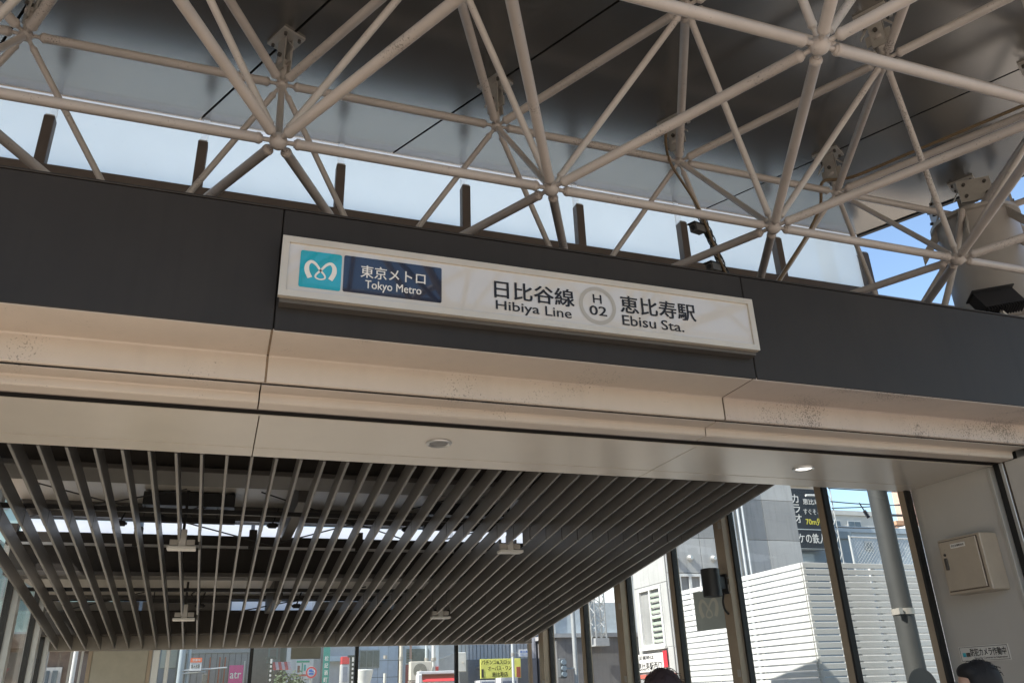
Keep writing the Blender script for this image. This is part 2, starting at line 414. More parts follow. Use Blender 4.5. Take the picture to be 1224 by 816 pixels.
# floodlight on the column
fl = thing('floodlight', 'black finned floodlight on a bracket in front of the round column', 'floodlight', (6.5, 4.7, zc(2.9)))
fc = Vector((6.40, 4.72, zc(3.10)))
ux = Vector((0.95, -0.25, 0.18)).normalized(); uy = Vector((0.25, 0.85, -0.40)).normalized(); uz = ux.cross(uy).normalized(); uy = uz.cross(ux)
part(fl, 'housing', MB().obox(fc, ux*0.20, uy*0.055, uz*0.095), black_m)
for k in range(14): part(fl, 'fin', MB().obox(fc + ux*(-0.182 + 0.028*k) - uz*0.112, ux*0.004, uy*0.05, uz*0.018), black_m)
part(fl, 'lens_hood', MB().obox(fc + uz*0.10 + uy*-0.01, ux*0.215, uy*0.075, uz*0.006), black_m)
part(fl, 'end_cap', MB().obox(fc + ux*0.205, ux*0.004, uy*0.05, uz*0.08), steel_m)
part(fl, 'bracket', MB().path([fc - uz*0.13 - ux*0.05, fc - uz*0.18 + Vector((0.2, 0.12, -0.02)), Vector((7.05, 5.06, zc(2.92)))], 0.018), steel_m)
cb = part(fl, 'clamp', MB().lathe(Vector((6.5, 4.8, zc(2.96))), Vector((6.9, 4.95, zc(2.95))), [(0, .05), (.10, .05), (.12, .03), (.2, .03)], 14), alum_m, 35)

# ------------------------------------------------------------------ conduits and cameras on the frame
def smooth_pts(pts, n=6):
    P = [Vector(p) for p in pts]; out = []
    for i in range(len(P)-1):
        p0, p1, p2, p3 = P[max(i-1, 0)], P[i], P[i+1], P[min(i+2, len(P)-1)]
        for k in range(n):
            t = k/n
            out.append(0.5*((2*p1) + (p2-p0)*t + (2*p0-5*p1+4*p2-p3)*t*t + (3*p1-p0-3*p2+p3)*t**3))
    out.append(P[-1]); return out
def sweep(mb, pts, r, n=8):
    P = [Vector(p) for p in pts]; vs = []; fs = []; ref = Vector((0.13, 0.2, 0.97))
    for i, p in enumerate(P):
        d = (P[min(i+1, len(P)-1)] - P[max(i-1, 0)]).normalized()
        u = d.cross(ref).normalized(); w = d.cross(u)
        for k in range(n):
            an = 2*math.pi*k/n; vs.append(p + (u*math.cos(an) + w*math.sin(an))*r)
    for i in range(len(P)-1):
        for k in range(n):
            k2 = (k+1) % n; fs.append((i*n+k, i*n+k2, (i+1)*n+k2, (i+1)*n+k))
    return mb.add(vs, fs)
T3 = Vector((x0+2*a, yA+ty, Zt)); T4 = Vector((x0+3*a, yA+ty, Zt)); B35 = Vector((x0+3.5*a, yA+b, Zb)); B25 = Vector((x0+2.5*a, yA+b, Zb))
brn = mat('brown_conduit', (0.17, 0.115, 0.06), 0.5)
T4n = T4 + Vector((a/2, -b, 0)); T4nn = T4n + Vector((a/2, -b, 0))
off = Vector((-0.05, 0.03, 0.075))
single('conduit', sweep(MB(), smooth_pts([B25 + Vector((0.0,-.10,0.05)), T4.lerp(B25, .5)+Vector((-.02,-.09,.02)), T4.lerp(B25, .18)+Vector((-.06,-.06,.03)), T4 + Vector((-.14,.02,.10)), T4 + Vector((.0,-.06,.12)), T4.lerp(T4n, .15)+off, T4.lerp(T4n, .5)+off, T4n+off, T4nn+off]), 0.016), brn,
       'brown cable conduit running along a top tube and bending down a diagonal', 'conduit', 60)
single('conduit', sweep(MB(), smooth_pts([T3 + Vector((-.09,.02,.35)), T3 + Vector((-.12,.0,.12)), T3 + Vector((-.10,-.03,-.10)), T3.lerp(B25, .3)+Vector((-.05,-.06,0)), T3.lerp(B25, .6)+Vector((-.04,-.05,0)), B25 + Vector((-.03,-.06,.02))]), 0.013), brn,
       'thin brown conduit bent around a node above the security cameras', 'conduit', 60)
B45 = Vector((x0+3.5*a, yA+b, Zb)); N4 = Vector((x0+3*a, yA, Zb))
single('conduit', sweep(MB(), smooth_pts([cc + Vector((-.40,-.2,zc(4.5))), cc+Vector((-.56,-.18,zc(4.1))), cc+Vector((-.70,-.1,zc(3.7))), cc+Vector((-.86,.0,zc(3.3))), cc+Vector((-1.05,.05,zc(3.05)))]), 0.034), tube_m,
       'curved grey conduit sweeping down beside the round column', 'conduit', 60)
diag = (B25 - T3).normalized()
for t, lab in ((0.43, 'small black security camera clamped higher up the diagonal tube'), (0.66, 'small black security camera clamped lower on the diagonal tube')):
    p = T3.lerp(B25, t)
    c = thing('security_camera', lab, 'camera', p)
    dv = Vector((-0.85, -0.45, -0.22)).normalized()
    q = p + Vector((-0.17, -0.07, -0.005))
    sd = dv.cross(Z).normalized(); upv = sd.cross(dv)
    part(c, 'body', MB().obox(q, dv*0.085, sd*0.038, upv*0.036), mat('camera_grey', (0.11, 0.105, 0.10), 0.45))
    part(c, 'sunshield', MB().obox(q + upv*0.042 + dv*0.012, dv*0.10, sd*0.044, upv*0.005), black_m)
    part(c, 'lens', MB().cyl(q + dv*0.085, q + dv*0.095, 0.024, n=14), black_m, 40)
    part(c, 'arm', MB().cyl(q - dv*0.07, p, 0.017), black_m, 40)
    part(c, 'clamp_band', MB().cyl(p - diag*0.035, p + diag*0.035, 0.037, n=16), black_m, 40)
cab = MB(); random.seed(3)
for k in range(5):
    pts = []
    for s in range(15):
        t = 0.33 + 0.5*s/14
        an = s*0.9 + k*1.3
        pts.append(T3.lerp(B25, t) + Vector((math.cos(an), math.sin(an)*.8, math.sin(an)*.5))*(0.034 + 0.014*random.random()))
    sweep(cab, smooth_pts(pts, 3), 0.006, 6)
single('cable_bundle', cab, black_m, 'black cables wrapped around the diagonal tube between the cameras', 'cable', 60)

# ------------------------------------------------------------------ entrance portal
YF = 3.9
port = thing('station_entrance', 'low entrance portal with charcoal fascia, stepped beige trim and cream soffit', 'entrance', (1.8, 4.6, 0))
XE0, XE1 = -2.40, 8.6
js = [-5.68, -2.78, 0.125, 3.02, 5.93, 8.6]
for u, w in zip(js[:-1], js[1:]):
    part(port, 'fascia_panel', MB().box(u+0.0025, w-0.0025, YF, YF+0.05, zc(1.728), zc(2.445), 0.004), dark_m)
part(port, 'fascia_core', MB().box(-5.7, 8.6, YF+0.054, YF+0.30, zc(1.76), zc(2.43)), seam_m)
part(port, 'fascia_cap', MB().box(-5.7, 8.6, YF-0.002, YF+0.32, zc(2.449), zc(2.462), 0.003), dark_m)
# drip bead between fascia and beige trim, one profile with steps per panel
def prof(x_0, x_1, pts, th, name, m):
    """open profile (y,z) given thickness towards +z/+y, extruded along x"""
    mb = MB()
    inner = [(y + th, z + th) for y, z in pts]
    n = len(pts)
    for i in range(n-1):
        q = [pts[i], pts[i+1], inner[i+1], inner[i]]
        mb.prism(q, 'x', x_0, x_1)
    return mb
jb = [-5.68, -2.78, 0.12, 2.99, 5.93]
sooty_m = mat('sooty_beige_trim', (0.51, 0.43, 0.37), 0.36, 0, 0.08, 3, speck=0.8, spscale=120, streak=0.1, thr=0.55)
for u, w in zip(jb[:-1], jb[1:]):
    w2 = w - 0.006 if w < 5.9 else 8.6
    u2 = u + 0.006
    part(port, 'upper_trim_panel', MB().prism([(YF+0.006, zc(1.724)), (4.236, zc(1.724)), (4.245, zc(1.716)), (4.245, zc(1.578)), (4.251, zc(1.572)), (4.262, zc(1.572)), (4.262, zc(1.738)), (YF+0.006, zc(1.738))], 'x', u2, w2), beige_m if u < 2.9 else sooty_m)
for jx in (0.12, 2.99):
    sm2 = mat('tan_sealant', (0.24, 0.17, 0.11), 0.8, 0, 0.4, 40) if jx < 1 else grime_m
    part(port, 'sealant', MB().box(jx-0.0055, jx+0.0055, YF+0.008, 4.240, zc(1.7265), zc(1.732)), sm2)
    part(port, 'sealant', MB().box(jx-0.0055, jx+0.0055, 4.2475, 4.255, zc(1.574), zc(1.7255)), sm2)
jc = [-5.68, -2.78, 0.10, 2.93, 5.64]
for u, w in zip(jc[:-1], jc[1:]):
    part(port, 'lower_trim_panel', MB().prism([(4.268, zc(1.560)), (4.392, zc(1.560)), (4.40, zc(1.552)), (4.40, zc(1.514)), (4.408, zc(1.506)), (4.515, zc(1.506)), (4.515, zc(1.53)), (4.43, zc(1.53)), (4.43, zc(1.58)), (4.268, zc(1.58))], 'x', u+0.004, w-0.004), beige_m)
part(port, 'grime_joint', MB().box(-5.68, 8.6, 4.268, 4.29, zc(1.5625), zc(1.5715)), grime_m)
part(port, 'trim_backing', MB().box(-5.68, 8.6, 4.27, 4.42, zc(1.585), zc(1.72)), grime_m)
part(port, 'shutter_slot', MB().box(-2.0, 5.64, 4.518, 4.599, zc(1.56), zc(1.70)), black_m)
part(port, 'slot_lip', MB().box(-2.0, 5.64, 4.600, 4.612, zc(1.5035), zc(1.57)), seam_m)
part(port, 'slot_rim', MB().box(-2.0, 5.64, 4.597, 4.613, zc(1.498), zc(1.503)), soff_m)
part(port, 'slot_rail', MB().box(-2.0, 5.64, 4.524, 4.536, zc(1.508), zc(1.555)), mat('slot_rail_brown', (0.16, 0.11, 0.09), 0.35, 0.3))
jd = [-2.0, 0.115, 2.99, 5.63]
for u, w in zip(jd[:-1], jd[1:]):
    part(port, 'soffit_panel', MB().box(u+0.003, w-0.003, 4.615, 5.275, zc(1.50), zc(1.52), 0.002), soff_m)
    part(port, 'soffit_lip', MB().box(u+0.003, w-0.003, 5.279, 5.485, zc(1.498), zc(1.52), 0.002), soff_m)
part(port, 'soffit_backing', MB().box(-2.0, 5.63, 4.62, 5.47, zc(1.522), zc(1.56)), grime_m)
part(port, 'soffit_return', MB().box(-2.0, 5.63, 5.46, 5.485, zc(1.565), zc(1.95)), conc_m)
part(port, 'portal_roof', MB().box(-5.7, 8.6, YF+0.31, 5.455, zc(1.96), zc(2.22)), conc_m)
# right jamb and pier
part(port, 'jamb_wall', MB().box(5.64, 5.80, 4.66, 5.455, 0, zc(1.955), 0.004), wall_m)
part(port, 'side_sun_block', MB().box(5.805, 8.6, 4.495, 5.45, 0, zc(1.955)), wall_m)  # unseen block added to stop sun leaking in at the slot end
part(port, 'jamb_head', MB().box(5.645, 5.80, 4.495, 4.655, zc(1.515), zc(1.955)), seam_m)
part(port, 'jamb_edge', MB().box(5.628, 5.80, 4.625, 4.656, 0, zc(1.497), 0.003), mat('jamb_edge_grey', (0.40, 0.385, 0.35), 0.4))
part(port, 'shutter_guide', MB().box(5.672, 5.80, 4.545, 4.62, 0, zc(1.51)), black_m)
part(port, 'guide_rail', MB().box(5.636, 5.80, 4.508, 4.541, 0, zc(1.505), 0.003), alum_m)
part(port, 'guide_seal', MB().box(5.645, 5.80, 4.494, 4.505, 0, zc(1.505)), grime_m)
part(port, 'right_pier', MB().box(5.635, 7.6, 4.0, 4.490, 0, zc(1.504), 0.006), wall_m)
part(port, 'left_pier', MB().box(-3.2, -2.004, 4.0, 5.40, 0, zc(1.504), 0.006), wall_m)

# ------------------------------------------------------------------ station sign
SY = 3.815
sg = thing('station_sign', 'long white station name sign in a champagne frame on the charcoal fascia', 'sign', (1.56, SY, 3.48))
sx0, sx1, sz0, sz1 = 0.128, 3.004, 3.500, 3.850
fwid = 0.036
part(sg, 'case', MB().box(sx0+0.01, sx1-0.01, SY+0.02, YF-0.002, sz0-0.022, sz1-0.01), mat('sign_case', (0.10, 0.09, 0.08), 0.5, 0.3))
def mitred(x_0, x_1, z_0, z_1, w, y0, y1):
    out = []
    o = [(x_0,z_0),(x_1,z_0),(x_1,z_1),(x_0,z_1)]; i = [(x_0+w,z_0+w),(x_1-w,z_0+w),(x_1-w,z_1-w),(x_0+w,z_1-w)]
    for k in range(4):
        k2 = (k+1) % 4
        def sh(p, q, t=0.0012):
            return (p[0] + (q[0]-p[0])*t, p[1] + (q[1]-p[1])*t)
        out.append(MB().prism([o[k], o[k2], i[k2], i[k]], 'y', y0, y1))
    return out
for mbx in mitred(sx0, sx1, sz0, sz1, fwid, SY-0.014, SY+0.018): part(sg, 'frame_bar', mbx, frame_m)
part(sg, 'face', MB().box(sx0+fwid, sx1-fwid, SY-0.002, SY+0.012, sz0+fwid, sz1-fwid), face_m)
def rrect(x_0, x_1, z_0, z_1, r, n=5):
    P = []
    for cx, cz, s in ((x_1-r, z_1-r, 0), (x_0+r, z_1-r, 1), (x_0+r, z_0+r, 2), (x_1-r, z_0+r, 3)):
        for k in range(n+1):
            an = math.pi/2*(s + k/n); P.append((cx + r*math.cos(an), cz + r*math.sin(an)))
    return P
tile = part(sg, 'logo_tile', MB().prism(rrect(0.224, 0.438, 3.565, 3.780, 0.012), 'y', SY-0.0045, SY-0.0023), teal_m)
def ribbon(pts, wid, y, n=8):
    P = smooth_pts([(p[0], 0, p[1]) for p in pts], n); mb = MB(); vs = []
    for i, p in enumerate(P):
        d = (P[min(i+1, len(P)-1)] - P[max(i-1, 0)]).normalized(); nn = Vector((-d.z, 0, d.x))
        t = i/(len(P)-1); w = wid*(0.34 + 0.66*min(1, abs(2*t-1)*1.2)**2)
        vs += [Vector((p.x, y, p.z)) + nn*w, Vector((p.x, y, p.z)) - nn*w]
    mb.add(vs, [(2*i, 2*i+1, 2*i+3, 2*i+2) for i in range(len(P)-1)])
    return mb
lx, lz = 0.331, 3.672
eh = [(-0.046,-0.044),(-0.061,-0.010),(-0.061,0.022),(-0.045,0.040),(-0.024,0.030),(-0.001,0.000),(0.019,-0.024),(0.020,-0.040),(0.0,-0.047)]
em = eh + [(-u, w) for u, w in reversed(eh[:-1])]
part(tile, 'emblem', ribbon([(lx+u*1.13, lz+w*1.13) for u, w in em], 0.0125, SY-0.006), white_p)
nv = part(sg, 'name_panel', MB().prism(rrect(0.449, 0.982, 3.567, 3.782, 0.010), 'y', SY-0.0045, SY-0.0023), navy_m)
part(nv, 'lettering', text_mb('東京メトロ', (0.539, SY-0.006, 3.662), X, Z, 0.352, 0.076, 0.012), white_p)
part(nv, 'lettering', text_mb('Tokyo Metro', (0.565, SY-0.006, 3.585), X, Z, 0.304, 0.064, 0.012), white_p)
part(sg, 'lettering', text_mb('日比谷線', (1.285, SY-0.005, 3.640), X, Z, 0.488, 0.115, 0.020), black_p)
part(sg, 'lettering', text_mb('Hibiya', (1.292, SY-0.005, 3.552), X, Z, 0.261, 0.075, 0.012), black_p)
part(sg, 'lettering', text_mb('Line', (1.588, SY-0.005, 3.567), X, Z, 0.162, 0.060, 0.012), black_p)
rg = MB(); vs = []; N = 48
for k in range(N):
    an = 2*math.pi*k/N
    vs += [(1.921+0.118*math.cos(an), SY-0.0045, 3.672+0.122*math.sin(an)), (1.921+0.095*math.cos(an), SY-0.0045, 3.672+0.098*math.sin(an))]
rg.add(vs, [(2*k, 2*k+1, (2*k+3) % (2*N), (2*k+2) % (2*N)) for k in range(N)])
part(sg, 'line_ring', rg, grey_p)
part(sg, 'lettering', text_mb('H', (1.893, SY-0.005, 3.686), X, Z, 0.056, 0.058, 0.014), black_p)
part(sg, 'lettering', text_mb('02', (1.865, SY-0.005, 3.607), X, Z, 0.112, 0.062, 0.022), black_p)
part(sg, 'lettering', text_mb('恵比寿駅', (2.068, SY-0.005, 3.645), X, Z, 0.512, 0.118, 0.020), black_p)
part(sg, 'lettering', text_mb('Ebisu', (2.073, SY-0.005, 3.566), X, Z, 0.222, 0.066, 0.012), black_p)
part(sg, 'lettering', text_mb('Sta.', (2.331, SY-0.005, 3.566), X, Z, 0.154, 0.064, 0.012), black_p)

# ------------------------------------------------------------------ downlights in the soffit
glint_glow_m = mat('downlight_glint_glow', (0.8, 0.78, 0.72), 0.3, 0, emit=(1.0, 0.95, 0.86, 0.9))  # emissive disc standing in for a bright reflection in the right downlight
for x_, y_, lab in ((1.25, 4.92, 'unlit round recessed downlight with a chrome rim in the cream soffit, under the sign'), (4.14, 4.97, 'round recessed downlight near the right jamb, disc made to glow for a bright reflection')):
    d = thing('downlight', lab, 'downlight', (x_, y_, zc(1.49)), 'soffit downlights')
    p = Vector((x_, y_, zc(1.4985)))
    part(d, 'rim', MB().lathe(p, p + Z, [(0.0, 0.060), (-0.006, 0.061), (-0.012, 0.072), (-0.008, 0.082), (0.0, 0.084)], 32, False), alum_m, 50)
    part(d, 'reflector', MB().lathe(p - Z*0.004, p + Z, [(0.0, 0.0605), (0.0035, 0.0605)], 32), mat('reflector_dark', (0.05, 0.045, 0.04), 0.3) if x_ < 2 else glint_glow_m, 30)

# ------------------------------------------------------------------ louvre ceiling over the stairs
LZ0, LY0, LS, LY1 = zc(1.497), 5.485, -0.137, 11.65
lv = thing('louvre_ceiling', 'sloping grey ceiling of parallel vertical metal blades over the stairs', 'ceiling', (1.2, 8.5, zc(1.0)))
BH, BT = 0.127, 0.019
def lz_(y): return LZ0 + LS*(y-LY0)
FIX = [(-0.34, 7.50), (-0.34, 10.07), (2.58, 7.40), (2.58, 10.05)]
BL = {}
def blade(xc, ya, yb):
    L = yb - ya; k = round(L, 3)
    if k not in BL:
        c = 0.003
        mb = MB(); P = [(-BT/2+c, 0), (BT/2-c, 0), (BT/2, c), (BT/2, BH), (-BT/2, BH), (-BT/2, c)]
        mb.add([(u, 0, w) for u, w in P] + [(u, L, w + LS*L) for u, w in P], [tuple(range(6)), tuple(range(11, 5, -1))] + [(i, (i+1) % 6, 6+(i+1) % 6, 6+i) for i in range(6)])
        BL[k] = mb.mesh('blade', blade_m)
    inst(lv, 'blade', BL[k], (xc + random.uniform(-.0025, .0025), ya, lz_(ya) + random.uniform(-.003, .003)))
cuts = [5.495, 7.03, 9.45, 11.645]
for n in range(-10, 29):
    xc = -0.2 + 0.159*n
    segs = [(u+0.007, w-0.007) for u, w in zip(cuts[:-1], cuts[1:])]
    for fx, fy in FIX:
        if abs(xc - fx) < 0.17:
            ns = []
            for u, w in segs:
                if u < fy < w: ns += [(u, fy-0.17), (fy+0.05, w)]
                else: ns.append((u, w))
            segs = ns
    for u, w in segs: blade(xc, u, w)
part(lv, 'end_board', MB().box(-1.93, 4.36, 11.655, 11.72, zc(0.640), zc(0.84), 0.004), mat('end_board_grey', (0.25, 0.23, 0.20), 0.45, 0.2))
for y_ in (7.03, 9.45): part(lv, 'carrier_rail', MB().box(-1.85, 4.3, y_-0.02, y_+0.02, lz_(y_)+BH+0.004, lz_(y_)+BH+0.04), black_m)
for n_, (fx, fy) in enumerate(FIX):
    nm = ('upper' if fy < 9 else 'lower')
    sd_ = 'beside the open plenum' if fx < 1 else 'where the blades close up'
    f = thing('ceiling_sensor', f'pale T-shaped sensor unit in the {nm} blade gap {sd_}', 'sensor', (fx, fy, lz_(fy)), 'sensor units between the blades')
    z = lz_(fy) - 0.01
    part(f, 'plate', MB().box(fx-0.115, fx+0.115, fy-0.07, fy+0.05, z-0.012, z+0.014, 0.004), mat('sensor_white', (0.62, 0.60, 0.56), 0.4))
    part(f, 'stem', MB().box(fx-0.03, fx+0.03, fy-0.03, fy+0.03, z+0.016, z+0.16, 0.004), mat('sensor_white', (0.62, 0.60, 0.56), 0.4))
    part(f, 'wing', MB().box(fx-0.10, fx-0.034, fy-0.02, fy+0.03, z+0.03, z+0.075), steel_m)
    part(f, 'wing', MB().box(fx+0.034, fx+0.10, fy-0.02, fy+0.03, z+0.03, z+0.075), steel_m)
    part(f, 'hanger', MB().box(fx-0.012, fx+0.012, fy-0.012, fy+0.012, z+0.162, z+0.5), black_m)

# ------------------------------------------------------------------ roof above the louvres (stepped, with clerestory strips)
sr = thing('stair_roof', 'stepped dark roof above the blades with bright clerestory strips', 'roof', (1.8, 8, zc(1.9)))
XA = -1.99
def wx(y): return 5.62 - 0.1942*(y-5.45) - 0.03          # inner face of the right glass wall
def slab(x_0, y_0, y_1, z_0, z_1, over=0.0):
    return MB().prism([(x_0, y_0), (wx(y_0)+over, y_0), (wx(y_1)+over, y_1), (x_0, y_1)], 'z', z_0, z_1)
part(sr, 'ceiling_sheet', MB().box(XA, 4.30, 5.49, 9.318, zc(1.96), zc(1.985)), ceil_m)
part(sr, 'roof_slab', slab(XA-0.1, 5.46, 9.32, zc(2.10), zc(2.22), 0.1), mat('white_bounce_roof', (0.74, 0.73, 0.70), 0.7))  # unseen roof top made white to bounce sunlight onto the frosted glass
part(sr, 'ceiling_sheet', MB().box(XA, 4.30, 9.50, 11.398, zc(1.262), zc(1.287)), ceil_m)
part(sr, 'roof_slab', slab(XA-0.1, 9.455, 11.40, zc(1.46), zc(1.59), 0.1), mat('white_bounce_roof', (0.74, 0.73, 0.70), 0.7))
part(sr, 'beam', MB().box(XA, 4.30, 6.72, 6.98, zc(1.70), zc(1.955), 0.01), conc_m)
part(sr, 'beam_flange', MB().box(XA, 4.30, 6.62, 7.08, zc(1.655), zc(1.695), 0.004), mat('flange_grey', (0.10, 0.094, 0.088), 0.5, 0.3))
part(sr, 'ledge_rail', MB().box(XA, 4.30, 7.9, 7.96, zc(1.86), zc(1.95)), seam_m)
part(sr, 'window_head', MB().box(XA, 4.30, 9.25, 9.312, zc(1.80), zc(1.955)), mat('window_head_dark', (0.06, 0.055, 0.05), 0.5))
for k in range(6):
    XB = wx(9.35); u = XA + (XB-XA)*k/6; w = XA + (XB-XA)*(k+1)/6; u2 = XA + (wx(11.4)-XA)*k/6; w2_ = XA + (wx(11.4)-XA)*(k+1)/6
    part(sr, 'clerestory_pane', MB().box(u+0.02, w-0.02, 9.444, 9.452, zc(1.64), zc(1.798)), bglass_m)
    part(sr, 'clerestory_pane', MB().box(u2+0.02, w2_-0.02, 11.604, 11.612, zc(1.085), zc(1.21)), bglass_m if k == 2 else ceil_m)
    part(sr, 'clerestory_post', MB().box(u-0.04, u+0.04, 9.18, 9.28, zc(1.50), zc(1.70)), conc_m)
part(sr, 'beam', MB().box(XA, 4.30, 9.22, 9.43, zc(1.25), zc(1.635), 0.01), conc_m)
part(sr, 'beam_flange', MB().box(XA, 4.30, 9.15, 9.43, zc(1.20), zc(1.245), 0.004), mat('flange_grey', (0.10, 0.094, 0.088), 0.5, 0.3))
part(sr, 'pale_rail', MB().box(XA, 4.30, 9.19, 9.216, zc(1.50), zc(1.525)), alum_m)
part(sr, 'beam', MB().box(XA, 4.30, 11.36, 11.60, zc(0.80), zc(1.08), 0.01), conc_m)
part(sr, 'window_head', MB().box(XA, 4.30, 11.34, 11.397, zc(1.212), zc(1.258)), mat('window_head_dark', (0.06, 0.055, 0.05), 0.5))
part(sr, 'back_slab', slab(XA-0.1, 11.62, 11.80, zc(0.86), zc(1.07), 0.1), conc_m)
for x_ in (0.62, 3.4):
    part(sr, 'web_plate', MB().box(x_-0.05, x_+0.05, 7.2, 9.1, zc(1.58), zc(1.95), 0.005), mat('flange_grey', (0.10, 0.094, 0.088), 0.5, 0.3))
    part(sr, 'web_plate', MB().box(x_-0.05, x_+0.05, 9.6, 11.2, zc(1.02), zc(1.255), 0.005), mat('flange_grey', (0.10, 0.094, 0.088), 0.5, 0.3))
part(sr, 'upstand', MB().box(XA, wx(9.36)+0.05, 9.325, 9.44, zc(1.80), zc(2.22)), conc_m)
part(sr, 'upstand', MB().box(XA, wx(11.5)+0.05, 11.405, 11.60, zc(1.215), zc(1.59)), conc_m)
# cable tray and brace rods inside the plenum
for fx, fy, zt in ((-0.38, 8.7, 1.66), (2.5, 8.7, 1.66), (-0.33, 10.9, 1.12), (2.55, 10.9, 1.12)):
    t = thing('cable_tray', f'black cable tray at the {"upper" if fy < 10 else "lower"} clerestory strip {"over the open blades" if fx < 1 else "over the closed blades"}', 'cable tray', (fx, fy, zc(zt)))
    part(t, 'tray', MB().box(fx-0.46, fx+0.46, fy-0.04, fy+0.04, zc(zt), zc(zt+0.045)), black_m)
    part(t, 'box', MB().box(fx-0.42, fx+0.44, fy-0.1, fy+0.10, zc(zt+0.15), zc(zt+0.24) if fy > 10 else zc(zt+0.28)), black_m)
    for s in (-0.40, -0.1, 0.28): part(t, 'hanger', MB().cyl((fx+s, fy, zc(zt+0.046)), (fx+s, fy, zc(zt+0.15)), 0.006, n=6), black_m)
    cbm = MB()
    for s in (0.05, 0.12): sweep(cbm, smooth_pts([(fx+s, fy-0.04, zc(zt+0.05)), (fx+s-0.03, fy-0.06, zc(zt+0.1)), (fx+s+0.05, fy-0.05, zc(zt+0.15))]), 0.007, 6)
    part(t, 'cable', cbm, black_m, 60)
rods = [((-1.9,8.9,1.70),(-0.4,8.4,1.93)), ((-1.7,8.4,1.93),(0.5,9.0,1.50)), ((0.5,9.0,1.52),(2.2,8.4,1.92)), ((0.3,8.4,1.93),(1.9,9.0,1.60)), ((2.1,9.0,1.55),(3.9,8.4,1.93)), ((-1.8,11.0,1.02),(-0.6,10.4,1.24)), ((0.2,11.0,1.02),(1.7,10.3,1.25)), ((1.6,11.0,1.02),(3.2,10.3,1.24))]
for k, (p, q) in enumerate(rods):
    p = Vector((p[0], p[1], zc(p[2]))); q = Vector((q[0], q[1], zc(q[2])))
    r_ = thing('brace_rod', 'thin black cross brace rod with a turnbuckle in the dark plenum', 'brace rod', p, 'plenum brace rods')
    part(r_, 'rod', MB().cyl(p, q, 0.007, n=6), black_m, 60)
    m_ = p.lerp(q, 0.45); part(r_, 'turnbuckle', MB().cyl(m_, m_ + (q-p).normalized()*0.12, 0.016, n=8), black_m, 40)
for x_, y_, zt in ((-1.0, 8.9, 1.70), (0.46, 8.9, 1.72), (1.9, 8.9, 1.72), (0.93, 10.8, 1.10), (-0.2, 10.8, 1.10)):
    h = thing('rod_hanger', 'black clevis hanger where brace rods meet below the ceiling sheet', 'hanger', (x_, y_, zc(zt)), 'plenum clevis hangers')
    part(h, 'rod', MB().cyl((x_, y_, zc(zt)), (x_+0.05, y_, zc(zt+0.16)), 0.009, n=6), black_m)
    part(h, 'clevis', MB().box(x_-0.045, x_+0.045, y_-0.03, y_+0.03, zc(zt-0.05), zc(zt), 0.008), black_m)
    part(h, 'nut', MB().cyl((x_-0.06, y_, zc(zt-0.025)), (x_+0.06, y_, zc(zt-0.025)), 0.014, n=6), black_m)

# ------------------------------------------------------------------ glass walls round the stairs
seal_m = mat('black_glazing_seal', (0.01, 0.01, 0.01), 0.5)
P0, P1 = Vector((5.62, 5.45, 0)), Vector((4.41, 11.68, 0))
wd = (P1-P0).normalized(); wn_ = Vector((-wd.y, wd.x, 0))           # wn_ points inwards (-x)
if wn_.x > 0: wn_ = -wn_
def wpt(y): return P0 + wd*((y-P0.y)/wd.y)
gw = thing('glass_wall', 'bronze framed side glazing right of the stairs with the white fence behind', 'glazing', (5.0, 8.5, 0))
posts = [(5.50, 0.030, 0.05), (6.345, 0.036, 0.06), (7.63, 0.066, 0.15), (8.56, 0.036, 0.06), (9.47, 0.066, 0.15), (10.39, 0.036, 0.06), (11.28, 0.060, 0.15)]
def ztop(y): return zc(2.09) if y < 9.3 else zc(1.45)
for y_, hw, dep in posts:
    p = wpt(y_); h = ztop(y_)
    part(gw, 'mullion', MB().obox(p + wn_*(dep/2) + Z*h/2, wd*hw, wn_*(dep/2), Z*h/2), mull_m)
    part(gw, 'seal', MB().obox(p - wd*(hw+0.012) + wn_*0.02 + Z*h/2, wd*0.011, wn_*0.035, Z*h/2), seal_m)
    part(gw, 'outer_cap', MB().obox(p - wn_*0.03 + Z*h/2, wd*(hw*0.8), wn_*0.022, Z*h/2), mull_m)
    if dep > 0.1:
        for zz in (1.72, 2.55, 3.2):
            if zz < h: part(gw, 'latch', MB().obox(p + wn_*(dep+0.006) - wd*(hw*0.55) + Z*zz, wd*0.018, wn_*0.006, Z*0.035), steel_m)
for (ya, h0, _), (yb, h1, _) in zip(posts[:-1], posts[1:]):
    pa, pb = wpt(ya) + wd*(h0+0.002), wpt(yb) - wd*(h1+0.024); h = min(ztop(ya), ztop(yb))
    part(gw, 'pane', MB().obox((pa+pb)/2 + Z*(h/2), (pb-pa)/2, wn_*0.004, Z*(h/2-0.01)), glass_m)
ew = thing('end_glazing', 'low glass end wall below the blades with thin black mullions and a cream panel', 'glazing', (1.2, 11.69, 0))
ex = [-1.90, -1.41, -0.73, 0.48, 1.84, 3.23, 4.33]
zt_ = zc(0.636)
for k, u in enumerate(ex):
    hw = 0.022
    part(ew, 'mullion', MB().box(u-hw, u+hw, 11.655, 11.72, 0, zt_), seal_m if 2 < k < 6 else mull_m)
for k, (u, w) in enumerate(zip(ex[:-1], ex[1:])):
    if k == 1: part(ew, 'panel', MB().box(u+0.024, w-0.024, 11.66, 11.70, 0, zt_, 0.004), mat('cream_panel', (0.42, 0.40, 0.33), 0.5))
    else: part(ew, 'pane', MB().box(u+0.024, w-0.024, 11.685, 11.693, 0.02, zt_), glass_m)
for u in (-1.62, -1.50): part(ew, 'slim_bar', MB().box(u-0.012, u+0.012, 11.66, 11.682, 0, zt_), alum_m)
